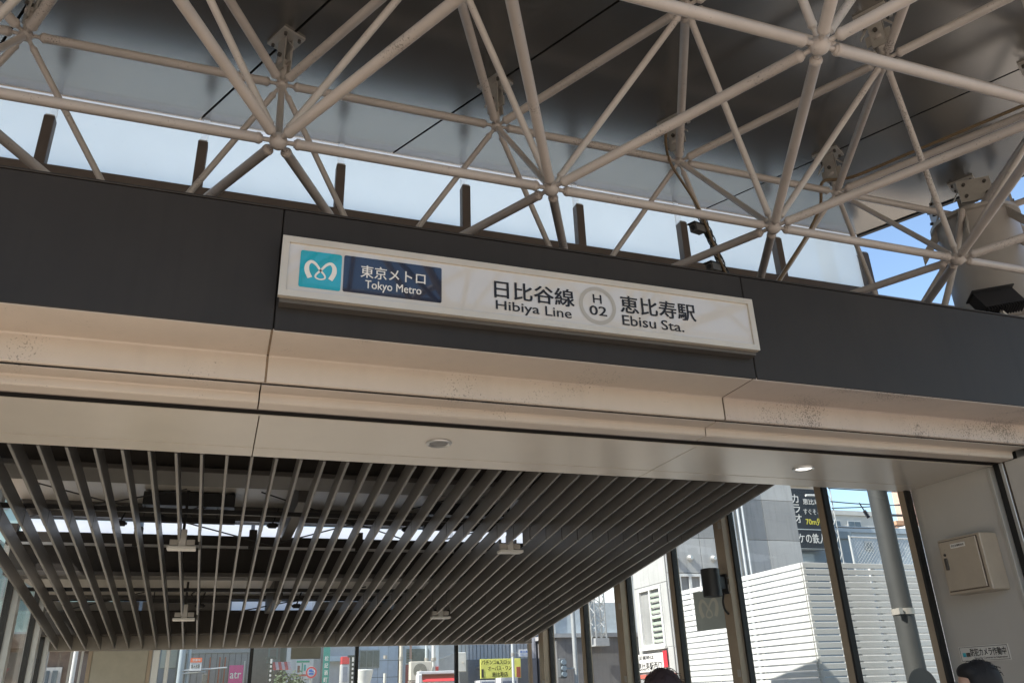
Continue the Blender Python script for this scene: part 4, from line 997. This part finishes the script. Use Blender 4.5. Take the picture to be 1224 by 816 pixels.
def insulator(p, q, lab):
    p, q = Vector(p), Vector(q); d = (q-p).normalized()
    o = thing('wire_insulator', lab, 'insulator', p)
    part(o, 'rod', MB().cyl(p, q, 0.02, n=8), wire_m, 40)
    m_ = MB()
    for k in range(4): c_ = p.lerp(q, 0.55) + d*0.07*k; m_.cyl(c_, c_ + d*0.03, 0.06, n=12)
    part(o, 'discs', m_, mat('insulator_brown', (0.06, 0.05, 0.05), 0.3), 40)
insulator((18.9, 20.4, 6.75), (19.25, 20.5, 6.32), 'dark disc insulator hanging on a wire left of the steel pole')
insulator((22.0, 21, 7.6), (21.6, 21, 6.95), 'dark disc insulator hanging on a wire right of the steel pole')

# ------------------------------------------------------------------ railway viaduct, mast
vd = thing('railway_viaduct', 'dark grey railway wall topped by pale blue barrier panels', 'viaduct', (18, 32, 0))
part(vd, 'wall', MB().box(12.2, 26, 30, 36, 0, 3.45), mat('viaduct_grey', (0.16, 0.16, 0.165), 0.8, 0, 0.25, 1, streak=0.4, bump=0.2))
part(vd, 'coping', MB().box(12.1, 26, 29.9, 36, 3.455, 3.60), mat('coping_grey', (0.34, 0.35, 0.36), 0.8))
for k in range(9): part(vd, 'barrier_panel', MB().box(12.3 + 1.5*k, 13.76 + 1.5*k, 30.3, 30.36, 3.62, 4.75), mat('barrier_blue', (0.50, 0.56, 0.60), 0.6))
for k in range(10): part(vd, 'barrier_post', MB().box(12.2 + 1.5*k, 12.28 + 1.5*k, 30.2, 30.4, 3.2, 4.9), mat('pipe_white', (0.60, 0.62, 0.62), 0.5))
ms = thing('lattice_mast', 'grey triangulated lattice railway mast rising from the dark railway wall', 'mast', (13.75, 29.8, 3.4))
lat = MB()
for s in (-0.21, 0.21):
    for t in (-0.21, 0.21): lat.box(13.78+s-0.022, 13.78+s+0.022, 29.55+t-0.022, 29.55+t+0.022, 3.35, 9.5)
for k in range(22):
    z = 3.4 + 0.28*k; s = 1 if k % 2 else -1
    for t in (-0.21, 0.21):
        lat.cyl((13.78-0.21*s, 29.55+t, z), (13.78+0.21*s, 29.55+t, z+0.28), 0.018, n=5)
        lat.cyl((13.78+t, 29.55-0.21*s, z), (13.78+t, 29.55+0.21*s, z+0.28), 0.018, n=5)
part(ms, 'lattice', lat, mat('mast_grey', (0.42, 0.43, 0.43), 0.5, 0.3))
part(ms, 'foot', MB().box(13.5, 14.06, 29.28, 29.84, 3.1, 3.38), mat('coping_grey', (0.34, 0.35, 0.36), 0.8))
building('office_building', 'pale blue office block with bands of windows behind the lattice mast', 16, 27, 44, 54, 13, mat('pale_blue_wall', (0.46, 0.52, 0.56), 0.7, 0, 0.08, 1), [(16.4 + 1.7*i, 3.4 + 1.9*j, 1.3, 1.1) for i in range(6) for j in range(5)])
building('office_building', 'white equipment block with grey shutters left of the corner window', 15.6, 17.4, 30.2, 34, 6.9, mat('equip_white', (0.60, 0.63, 0.64), 0.6), [(15.7, 5.6, 0.7, 0.9), (16.6, 5.6, 0.7, 0.9)])
rd = thing('shop_sign', 'small orange red and white projecting shop sign beside the lattice mast', 'sign', (13.5, 29.4, 4.7))
part(rd, 'board', MB().box(12.33, 12.67, 29.3, 29.4, 4.42, 4.86), mat('orange_red', (0.75, 0.14, 0.05), 0.5))
part(rd, 'strip', MB().box(12.34, 12.66, 29.285, 29.297, 4.42, 4.52), white_p)
tl = thing('traffic_light', 'small three-lens traffic light on a grey pole by the dark railway wall', 'traffic light', (9.9, 24, 0))
part(tl, 'pole', MB().cyl((10.35, 24, 0), (10.35, 24, 5.2), 0.07, n=14), mat('mast_grey', (0.42, 0.43, 0.43), 0.5, 0.3), 40)
part(tl, 'housing', MB().box(9.78, 10.02, 23.9, 24.05, 1.95, 2.50, 0.03), mat('signal_grey', (0.10, 0.11, 0.12), 0.5))
for k in range(3): part(tl, 'lens', MB().lathe((9.90, 23.9, 2.06+0.165*k), (9.90, 23, 2.06+0.165*k), [(0, 0.07), (0.10, 0.075)], 16), mat('lens_blue_grey', (0.25, 0.30, 0.34), 0.2), 40)
part(tl, 'arm', MB().box(10.02, 10.35, 23.96, 24.0, 2.2, 2.24), mat('mast_grey', (0.42, 0.43, 0.43), 0.5, 0.3))

# ------------------------------------------------------------------ shops across the street (beyond the end glazing)
def corr(o, x0_, x1_, y_, z1_, m, pitch=0.16):
    k = 0; x_ = x0_
    while x_ < x1_:
        part(o, 'cladding_rib', MB().box(x_+0.012, min(x1_, x_+pitch)-0.012, y_-0.04, y_-0.002, 0, z1_), m); x_ += pitch
def shop(name, label, x0_, x1_, y0_, h, m, depth=6):
    o = thing(name, label, 'building', ((x0_+x1_)/2, y0_+2, 0)); part(o, 'wall', MB().box(x0_, x1_, y0_, y0_+depth, 0, h), m); return o
o = shop('shop', 'dark grey ribbed shop front with a pink banner across the street', -1.0, 1.28, 30, 8.0, mat('dark_grey_wall', (0.13, 0.13, 0.14), 0.7))
corr(o, -0.98, 1.26, 30, 3.12, mat('dark_rib', (0.24, 0.23, 0.245), 0.6), 0.19)
part(o, 'fascia_band', MB().box(-0.98, 1.26, 29.92, 29.998, 3.13, 3.6), mat('grey_band', (0.28, 0.28, 0.29), 0.6))
for x_ in (-0.05, 0.25, 0.42): part(o, 'red_pipe', MB().cyl((x_, 29.9, 0), (x_, 29.9, 3.0), 0.022, n=8), mat('rust_red', (0.35, 0.09, 0.06), 0.6), 40)
o = shop('shop', 'white and slate shop front at the far left of the end glazing', -3.2, -1.04, 31, 8.0, mat('slate_front', (0.26, 0.29, 0.33), 0.7))
part(o, 'light_panel', MB().box(-1.60, -1.12, 30.95, 30.998, 2.75, 3.5), mat('light_panel', (0.58, 0.57, 0.50), 0.6))
part(o, 'shutter', MB().box(-1.62, -1.1, 30.95, 30.998, 0.02, 2.7), mat('shutter_blue', (0.22, 0.25, 0.32), 0.6))
pk = thing('pink_banner', 'magenta pink banner with white letters hanging on the dark ribbed shop', 'banner', (0.8, 29.6, 0))
part(pk, 'cloth', MB().box(0.56, 1.00, 29.55, 29.58, 0.6, 2.73), mat('pink_cloth', (0.62, 0.06, 0.25), 0.7))
part(pk, 'lettering', text_mb('atr', (0.60, 29.54, 2.33), X, Z, 0.34, 0.20, 0.02), white_p)
part(pk, 'lettering', text_mb('ebis', (0.60, 29.54, 2.02), X, Z, 0.34, 0.16, 0.02), white_p)
part(pk, 'pole', MB().cyl((1.02, 29.57, 0), (1.02, 29.57, 2.85), 0.02, n=8), alum_m, 40)
sp = thing('sign_pole', 'blue-grey signal pole with a horizontal arm and a red topped signboard', 'pole', (-0.75, 28, 0))
bgp = mat('blue_grey_pole', (0.34, 0.40, 0.45), 0.5, 0.2)
part(sp, 'pole', MB().cyl((-0.86, 28, 0), (-0.86, 28, 6), 0.09, n=14), bgp, 40)
part(sp, 'pole', MB().cyl((-0.66, 28.1, 0), (-0.66, 28.1, 6), 0.05, n=14), bgp, 40)
part(sp, 'arm', MB().path([(-0.86, 27.95, 2.55), (0.0, 27.95, 2.58), (0.46, 27.95, 2.61)], 0.025), alum_m, 40)
part(sp, 'arm', MB().path([(-0.86, 27.95, 2.47), (-0.15, 27.95, 2.50)], 0.02), alum_m, 40)
part(sp, 'signboard', MB().box(-0.61, -0.28, 27.85, 27.88, 2.54, 2.90), mat('board_white', (0.68, 0.68, 0.68), 0.5))
part(sp, 'sign_head', MB().box(-0.61, -0.28, 27.84, 27.848, 2.77, 2.90), mat('orange_red', (0.75, 0.14, 0.05), 0.5))
part(sp, 'lettering', text_mb('営業中', (-0.55, 27.838, 2.80), X, Z, 0.22, 0.07, 0.02), white_p)
part(sp, 'lettering', text_mb('飲み放題', (-0.57, 27.845, 2.60), X, Z, 0.24, 0.12, 0.02), black_p)
part(sp, 'camera', MB().box(-0.22, -0.08, 27.86, 27.96, 2.20, 2.44, 0.01), mat('camera_grey', (0.11, 0.105, 0.10), 0.45))
o = shop('shop', 'pinkish beige house front between the dark shop and the red awning', 1.32, 2.75, 34, 8.0, mat('pink_beige_wall', (0.64, 0.53, 0.50), 0.8))
window(o, 'y', 34.0, (2.0, 2.65, 3.0, 3.9))
o = shop('shop', 'white shop front with green lettered posters behind the road sign', 2.45, 3.38, 31, 7.5, mat('shop_white', (0.62, 0.62, 0.60), 0.7))
pn = part(o, 'poster', MB().box(2.78, 3.26, 30.96, 30.998, 2.3, 2.90), mat('poster_white', (0.70, 0.71, 0.68), 0.5))
for u0_, u1_, z0_, z1_, c_ in ((2.80, 3.24, 2.82, 2.88, (0.05, 0.35, 0.2)), (2.98, 3.02, 2.5, 2.8, (0.05, 0.35, 0.2)), (3.06, 3.12, 2.55, 2.75, (0.03, 0.38, 0.34)), (2.84, 2.92, 2.5, 2.72, (0.25, 0.1, 0.08)), (2.80, 3.2, 2.38, 2.44, (0.6, 0.15, 0.12))):
    part(pn, 'print', MB().box(u0_, u1_, 30.95, 30.957, z0_, z1_), mat('print_%d' % int(c_[0]*100 + c_[1]*1000), c_, 0.5))
aw = thing('awning', 'red and white striped folding awning above the street tree', 'awning', (2.2, 29.7, 2.5))
for k in range(6):
    u0_, u1_ = 1.93 + 0.098*k, 1.93 + 0.098*(k+1) - 0.004
    part(aw, 'stripe', MB().prism([(29.5, 2.55), (30.3, 2.80), (30.3, 2.83), (29.5, 2.58)], 'x', u0_, u1_), mat('awning_red', (0.62, 0.08, 0.08), 0.7) if k % 2 == 0 else mat('awning_pale', (0.66, 0.45, 0.42), 0.7))
part(aw, 'arm', MB().path([(1.95, 29.5, 2.55), (1.95, 30.3, 2.4)], 0.015), alum_m)
for x_, lab in ((1.60, 'black T-topped sign post with white dashes left of the street tree'), (3.95, 'black T-topped sign post with white dashes beside the red machine')):
    tp_ = thing('dashed_post', lab, 'post', (x_, 26, 0))
    part(tp_, 'post', MB().box(x_-0.045, x_+0.075, 25.95, 26.05, 0, 2.74), mat('post_black', (0.03, 0.035, 0.04), 0.5))
    part(tp_, 'top_bar', MB().box(x_-0.12, x_+0.16, 25.94, 26.06, 2.742, 2.80), mat('post_black', (0.03, 0.035, 0.04), 0.5))
    part(tp_, 'edge_strip', MB().box(x_+0.0, x_+0.06, 25.935, 25.938, 2.62, 2.74), white_p)
    for k in range(9): part(tp_, 'dash', MB().box(x_+0.005, x_+0.055, 25.935, 25.945, 1.55 + 0.12*k, 1.61 + 0.12*k), white_p)
# street tree
tr_ = thing('street_tree', 'small dense dark green street tree below the red awning', 'tree', (2.2, 28, 0))
part(tr_, 'trunk', MB().lathe((2.2, 28, 0), (2.2, 28, 2), [(0, 0.07), (0.8, 0.05), (1.6, 0.03)], 10), mat('bark', (0.10, 0.075, 0.05), 0.9), 40)
lm_ = MB(); random.seed(11)
for k in range(2600):
    th = random.uniform(0, 2*math.pi); u = random.random()**0.45; ph = math.acos(random.uniform(-1, 1))
    wob = 1 + 0.22*math.sin(3*th + 2*ph) + 0.15*math.sin(7*th)
    c = Vector((2.24 + 0.62*u*wob*math.sin(ph)*math.cos(th), 28 + 0.6*u*wob*math.sin(ph)*math.sin(th), 1.72 + 0.66*u*wob*math.cos(ph)))
    d = Vector((random.uniform(-1,1), random.uniform(-1,1), random.uniform(-.7,.5))).normalized(); w = d.orthogonal().normalized()
    L_ = random.uniform(0.05, 0.09); lm_.add([c - d*L_, c + w*L_*0.45, c + d*L_, c - w*L_*0.45], [(0,1,2,3)])
part(tr_, 'crown', lm_, mat('leaf_green', (0.032, 0.06, 0.022), 0.6, 0, 0.45, 9))
for k in range(5):
    an = k*1.25; part(tr_, 'branch', MB().cyl((2.2, 28, 1.1+0.1*k), (2.2+0.4*math.cos(an), 28+0.4*math.sin(an), 1.75+0.1*k), 0.018, 0.008, 6), mat('bark', (0.10, 0.075, 0.05), 0.9))
rsn = thing('road_sign', 'round white road sign with a red ring and blue truck mark', 'road sign', (2.68, 25, 0))
def disc(x_, y_, z_, r0, r1, n=32):
    mb = MB()
    if r1 == 0: mb.cyl((x_, y_, z_), (x_, y_+0.004, z_), r0, n=n); return mb
    vs = []
    for k in range(n):
        an = 2*math.pi*k/n; vs += [(x_+r0*math.cos(an), y_, z_+r0*math.sin(an)), (x_+r1*math.cos(an), y_, z_+r1*math.sin(an))]
    return mb.add(vs, [(2*k, 2*k+1, (2*k+3) % (2*n), (2*k+2) % (2*n)) for k in range(n)])
part(rsn, 'plate', disc(2.68, 25.0, 2.325, 0.152, 0), mat('board_white', (0.68, 0.68, 0.68), 0.5))
part(rsn, 'ring', disc(2.68, 24.993, 2.325, 0.15, 0.11), redm)
blu = mat('sign_blue', (0.02, 0.12, 0.45), 0.5)
part(rsn, 'mark', MB().prism([(2.61, 2.34), (2.62, 2.40), (2.70, 2.41), (2.70, 2.37), (2.745, 2.37), (2.75, 2.34)], 'y', 24.990, 24.996), blu)
part(rsn, 'mark', MB().box(2.615, 2.745, 24.990, 24.996, 2.265, 2.315), blu)
part(rsn, 'pole', MB().cyl((2.68, 25.05, 0), (2.68, 25.05, 2.5), 0.03, n=10), alum_m, 40)
gnb = thing('green_banner', 'narrow green vertical banner with white characters', 'banner', (3.56, 29, 0))
part(gnb, 'cloth', MB().box(3.47, 3.68, 28.97, 29.0, 1.2, 3.3), mat('banner_green', (0.03, 0.24, 0.20), 0.6))
for k, ch in enumerate('松記酒町'): part(gnb, 'lettering', text_mb(ch, (3.515, 28.962, 2.78-0.22*k), X, Z, 0.12, 0.15, 0.02), white_p)
o = shop('shop', 'grey shop front between the green banner and the blue panelled building', 3.42, 5.0, 31.5, 7.5, mat('grey_front', (0.44, 0.45, 0.47), 0.7))
part(o, 'blue_canopy', MB().box(3.95, 4.75, 31.2, 31.498, 2.85, 3.02), mat('pale_blue_sheet', (0.45, 0.55, 0.62), 0.6))
part(o, 'brown_strip', MB().box(3.7, 3.95, 31.45, 31.498, 0.02, 3.6), mat('brown_grey', (0.24, 0.21, 0.21), 0.7))
part(o, 'door', MB().box(4.4, 4.85, 31.45, 31.498, 0.02, 2.5), mat('door_blue', (0.25, 0.33, 0.42), 0.6))
vm = thing('ticket_machine', 'white cabinet with a red top and a grey screen beside a dashed post', 'machine', (4.2, 29, 0))
part(vm, 'cabinet', MB().box(4.07, 4.34, 29, 29.4, 0, 2.66, 0.01), mat('cabinet_white', (0.60, 0.60, 0.60), 0.5))
part(vm, 'top_light', MB().box(4.08, 4.33, 28.98, 29.38, 2.664, 2.90, 0.01), redm)
part(vm, 'screen', MB().box(4.13, 4.28, 28.985, 28.998, 2.12, 2.58), mat('screen_grey', (0.22, 0.24, 0.30), 0.3))
o = shop('shop', 'pale blue metal panel building with a steel framed window', 5.06, 6.60, 32, 8.0, mat('blue_panel_core', (0.05, 0.055, 0.06), 0.7))
for i in range(4):
    for j in range(7):
        part(o, 'wall_panel', MB().box(5.07+0.38*i, 5.44+0.38*i, 31.96, 31.998, 0.02+0.57*j, 0.575+0.57*j), mat('blue_panel', (0.50, 0.58, 0.68), 0.5, 0.1))
wdw = part(o, 'window', MB().box(5.14, 5.87, 31.90, 31.958, 2.62, 3.24), mat('steel_frame_grey', (0.30, 0.32, 0.33), 0.5, 0.3))
for k in range(3): part(wdw, 'pane', MB().box(5.17+0.235*k, 5.38+0.235*k, 31.885, 31.898, 2.66, 3.20), mat('window_pane', (0.12, 0.145, 0.15), 0.15, 0.0, 0.3, 8))
wl_ = thing('street_lamp', 'curved white lamp shade standing before the blue panelled building', 'lamp', (5.2, 28, 0))
part(wl_, 'shade', MB().lathe((4.66, 28, 1.6), (4.66, 28, 3), [(0, 0.20), (0.3, 0.16), (0.55, 0.24), (0.83, 0.30), (0.85, 0.28)], 20), mat('shade_white', (0.72, 0.72, 0.68), 0.5), 40)
part(wl_, 'pole', MB().cyl((4.66, 28, 0), (4.66, 28, 1.6), 0.04, n=10), alum_m, 40)
for x_, y_, r_, h_, c_, lab in ((5.86, 28, 0.055, 6.5, (0.60, 0.54, 0.45), 'cream pole beside the blue panelled building'), (7.05, 29.4, 0.05, 6.5, (0.45, 0.50, 0.52), 'pale pipe rising behind the air conditioner'), (6.62, 30, 0.04, 6.5, (0.40, 0.24, 0.2), 'thin rusty pipe above the air conditioner'), (7.30, 29.4, 0.07, 6.5, (0.60, 0.60, 0.58), 'white pole right of the air conditioner'), (5.15, 27, 0.045, 2.3, (0.62, 0.61, 0.55), 'short white post with wires before the blue building'), (9.40, 27, 0.045, 6.5, (0.58, 0.60, 0.60), 'white street pole in front of the yellow sign'), (10.0, 27, 0.03, 3.2, (0.50, 0.42, 0.36), 'thin tan pole under the street name plate')):
    p_ = thing('street_pole', lab, 'pole', (x_, y_, 0))
    part(p_, 'shaft', MB().cyl((x_, y_, 0), (x_, y_, h_), r_, n=14), mat('pole_%d' % int(c_[0]*100 + c_[2]*1000), c_, 0.5, 0.1), 40)
    part(p_, 'clamp', MB().cyl((x_, y_, 2.72), (x_, y_, 2.82), r_*1.35, n=14), steel_m, 40)
o = shop('shop', 'grey building with a slatted transom and maroon panel behind the air conditioner', 6.64, 7.9, 31, 7.5, mat('blue_grey_front', (0.46, 0.52, 0.57), 0.7))
part(o, 'maroon_panel', MB().box(6.66, 6.95, 30.95, 30.998, 0.02, 2.67), mat('maroon', (0.22, 0.03, 0.05), 0.6))
part(o, 'dark_window', MB().box(6.68, 7.5, 30.95, 30.998, 2.72, 3.2), mat('window_pane', (0.12, 0.145, 0.15), 0.15, 0.0, 0.3, 8))
for k in range(3): part(o, 'louvre_slat', MB().box(6.70, 6.92, 30.92, 30.946, 2.86+0.09*k, 2.89+0.09*k), black_m)
part(o, 'red_band', MB().box(7.4, 7.88, 30.95, 30.998, 2.42, 2.58), redm)
o = shop('shop', 'plain pale grey wall right of the white pole', 7.94, 8.80, 32, 8, mat('pale_grey_front', (0.56, 0.56, 0.57), 0.7))
part(o, 'handrail', MB().path([(7.9, 31.7, 2.8), (8.8, 31.7, 3.1)], 0.03), alum_m, 40)
ac = thing('air_conditioner', 'beige outdoor air conditioning unit with a round fan grille', 'air conditioner', (6.78, 29, 2.1))
part(ac, 'casing', MB().box(6.41, 7.14, 29, 29.32, 2.10, 2.695, 0.015), mat('ac_beige', (0.58, 0.54, 0.47), 0.5))
part(ac, 'fan_recess', MB().cyl((6.74, 28.997, 2.40), (6.74, 28.985, 2.40), 0.235, n=32), mat('fan_dark', (0.16, 0.155, 0.14), 0.6), 40)
gr = MB()
for k in range(6): 
    rg_ = disc(6.74, 28.978, 2.40, 0.235-0.038*k, 0.227-0.038*k); gr.add(rg_.v, rg_.f)
part(ac, 'grille', gr, mat('ac_grille', (0.40, 0.38, 0.33), 0.5))
part(ac, 'hub', MB().cyl((6.74, 28.976, 2.40), (6.74, 28.96, 2.40), 0.03, n=16), mat('ac_beige', (0.58, 0.54, 0.47), 0.5))
part(ac, 'bracket', MB().box(6.45, 7.1, 29.0, 29.6, 2.04, 2.098), steel_m)
ab = thing('awning', 'white boxed awning with a red cloth roll below the air conditioner', 'awning', (7.05, 28, 1.9))
part(ab, 'case', MB().box(6.39, 7.74, 27.7, 28.0, 2.26, 2.345, 0.01), mat('board_white', (0.68, 0.68, 0.68), 0.5))
part(ab, 'end_plate', MB().box(6.36, 6.50, 27.66, 28.0, 1.95, 2.258, 0.02), mat('board_white', (0.68, 0.68, 0.68), 0.5))
part(ab, 'cloth', MB().prism([(27.6, 2.02), (27.98, 2.24), (27.98, 2.255), (27.6, 2.04)], 'x', 6.52, 7.74), redm)
part(ab, 'front_bar', MB().box(6.52, 7.74, 27.55, 27.60, 1.93, 1.99), alum_m)
mb_ = thing('meter_box', 'pale grey meter box strapped to a white pole', 'meter box', (5.65, 20, 2.1))
part(mb_, 'casing', MB().box(5.54, 5.775, 20, 20.15, 2.11, 2.545, 0.015), mat('meter_grey', (0.50, 0.50, 0.48), 0.5))
part(mb_, 'knob', MB().cyl((5.69, 19.995, 2.32), (5.69, 19.98, 2.32), 0.02, n=12), mat('ac_beige', (0.58, 0.54, 0.47), 0.5), 40)
p_ = thing('street_pole', 'white pole carrying the pale grey meter box', 'pole', (5.62, 20.25, 0))
part(p_, 'shaft', MB().cyl((5.62, 20.25, 0), (5.62, 20.25, 6), 0.05, n=14), mat('pipe_white', (0.60, 0.62, 0.62), 0.5), 40)
part(p_, 'strap', MB().box(5.56, 5.68, 20.16, 20.31, 2.2, 2.23), steel_m)
o = shop('shop', 'grey corrugated metal building carrying the yellow sign', 8.84, 12.15, 32, 7.5, mat('corr_core', (0.16, 0.17, 0.19), 0.7))
corr(o, 8.9, 12.1, 32, 3.6, mat('corr_grey', (0.46, 0.48, 0.51), 0.55, 0.2), 0.15)
part(o, 'dark_lower_sheet', MB().box(8.9, 12.1, 31.92, 31.956, 0.02, 2.82), mat('corr_dark', (0.17, 0.18, 0.20), 0.6))
ys = thing('shop_sign', 'yellow signboard with black characters on the corrugated building', 'sign', (10.3, 31, 2.1))
yb = part(ys, 'board', MB().box(9.50, 11.10, 31.0, 31.06, 2.12, 2.80, 0.005), mat('sign_yellow', (0.72, 0.70, 0.16), 0.6, 0, 0.15, 3))
part(ys, 'strut', MB().box(9.6, 9.66, 31.062, 31.9, 2.5, 2.56), steel_m); part(ys, 'strut', MB().box(10.9, 10.96, 31.062, 31.9, 2.5, 2.56), steel_m)
part(yb, 'lettering', text_mb('パチンコ&スロット', (9.54, 30.99, 2.60), X, Z, 1.30, 0.16, 0.02), black_p)
part(yb, 'lettering', text_mb('オーパス・ワン', (9.80, 30.99, 2.39), X, Z, 0.92, 0.16, 0.02), black_p)
part(yb, 'lettering', text_mb('恵比寿店', (9.95, 30.99, 2.17), X, Z, 0.62, 0.17, 0.02), black_p)
part(yb, 'red_corner', MB().box(10.92, 11.08, 30.985, 30.996, 2.14, 2.5), mat('rust_red', (0.35, 0.09, 0.06), 0.6))
part(yb, 'figure_print', MB().box(9.54, 9.62, 30.985, 30.996, 2.16, 2.45), mat('dark_brown_print', (0.05, 0.04, 0.03), 0.6))
sn = thing('street_name_plate', 'white street name plate with blue characters on a white pole', 'street sign', (9.8, 26.9, 2.7))
part(sn, 'plate', MB().box(9.585, 10.03, 26.90, 26.92, 2.695, 2.91, 0.004), mat('board_white', (0.68, 0.68, 0.68), 0.5))
part(sn, 'lettering', text_mb('恵比寿西', (9.62, 26.89, 2.80), X, Z, 0.37, 0.08, 0.02), blu)
part(sn, 'lettering', text_mb('Ebisu-nishi', (9.64, 26.89, 2.72), X, Z, 0.33, 0.05, 0.01), blu)
part(sn, 'bracket', MB().box(9.42, 9.585, 26.93, 26.96, 2.79, 2.83), alum_m)
for x_, w_, lab in ((9.15, 0.62, 'low white kiosk top left of the yellow sign'), (9.95, 0.66, 'white kiosk top with a grey window below the yellow sign')):
    kk = thing('kiosk', lab, 'kiosk', (x_, 30.2, 0))
    part(kk, 'body', MB().box(x_, x_+w_, 30.0, 30.6, 0, 2.05 if w_ < .65 else 2.12, 0.01), mat('cabinet_white', (0.60, 0.60, 0.60), 0.5))
    part(kk, 'window', MB().box(x_+0.08, x_+w_-0.06, 29.985, 29.998, 1.5, 2.0), mat('screen_grey', (0.22, 0.24, 0.30), 0.3))
# ------------------------------------------------------------------ left side street
building('brick_building', 'brown brick building with pale pipes seen through the left glazing', -7.2, -2.2, 16, 26, 2.55, mat('brown_brick', (0.20, 0.145, 0.11), 0.8, 0, 0.35, 12, bump=0.3), [(-2.62, 1.75, 0.30, 0.5)])
building('office_building', 'tall greenish glass building beyond the left side glazing', -16, -3.0, 28, 40, 14, mat('green_glass_wall', (0.46, 0.60, 0.54), 0.3, 0.1, 0.15, 0.8), [(-15.6+1.6*i, 2+2.6*j, 1.3, 1.7) for i in range(7) for j in range(4)], None, (0.30, 0.42, 0.38))
for x_, lab in ((-2.62, 'slim pale pipe on the brown brick building'), (-2.05, 'white pole before the brown brick building')):
    p_ = thing('street_pole', lab, 'pole', (x_, 15.2, 0)); part(p_, 'shaft', MB().cyl((x_, 15.2, 0), (x_, 15.2, 5.5), 0.035, n=12), mat('pipe_white', (0.60, 0.62, 0.62), 0.5), 40)
    part(p_, 'cap', MB().ball((x_, 15.2, 5.52), 0.045, 10, 6), steel_m, 60)
building('office_building', 'long unseen tan block added on the left to screen low bright sky from the glazing', -31, -19, -16, 27, 10.5, mat('tan_sky_screen', (0.40, 0.34, 0.27), 0.8, 0, 0.12, 1), [(-30+2.2*i, 2+2.8*j, 1.6, 1.5) for i in range(5) for j in range(3)])  # added out of view to keep low sky glare out of the glass reflections
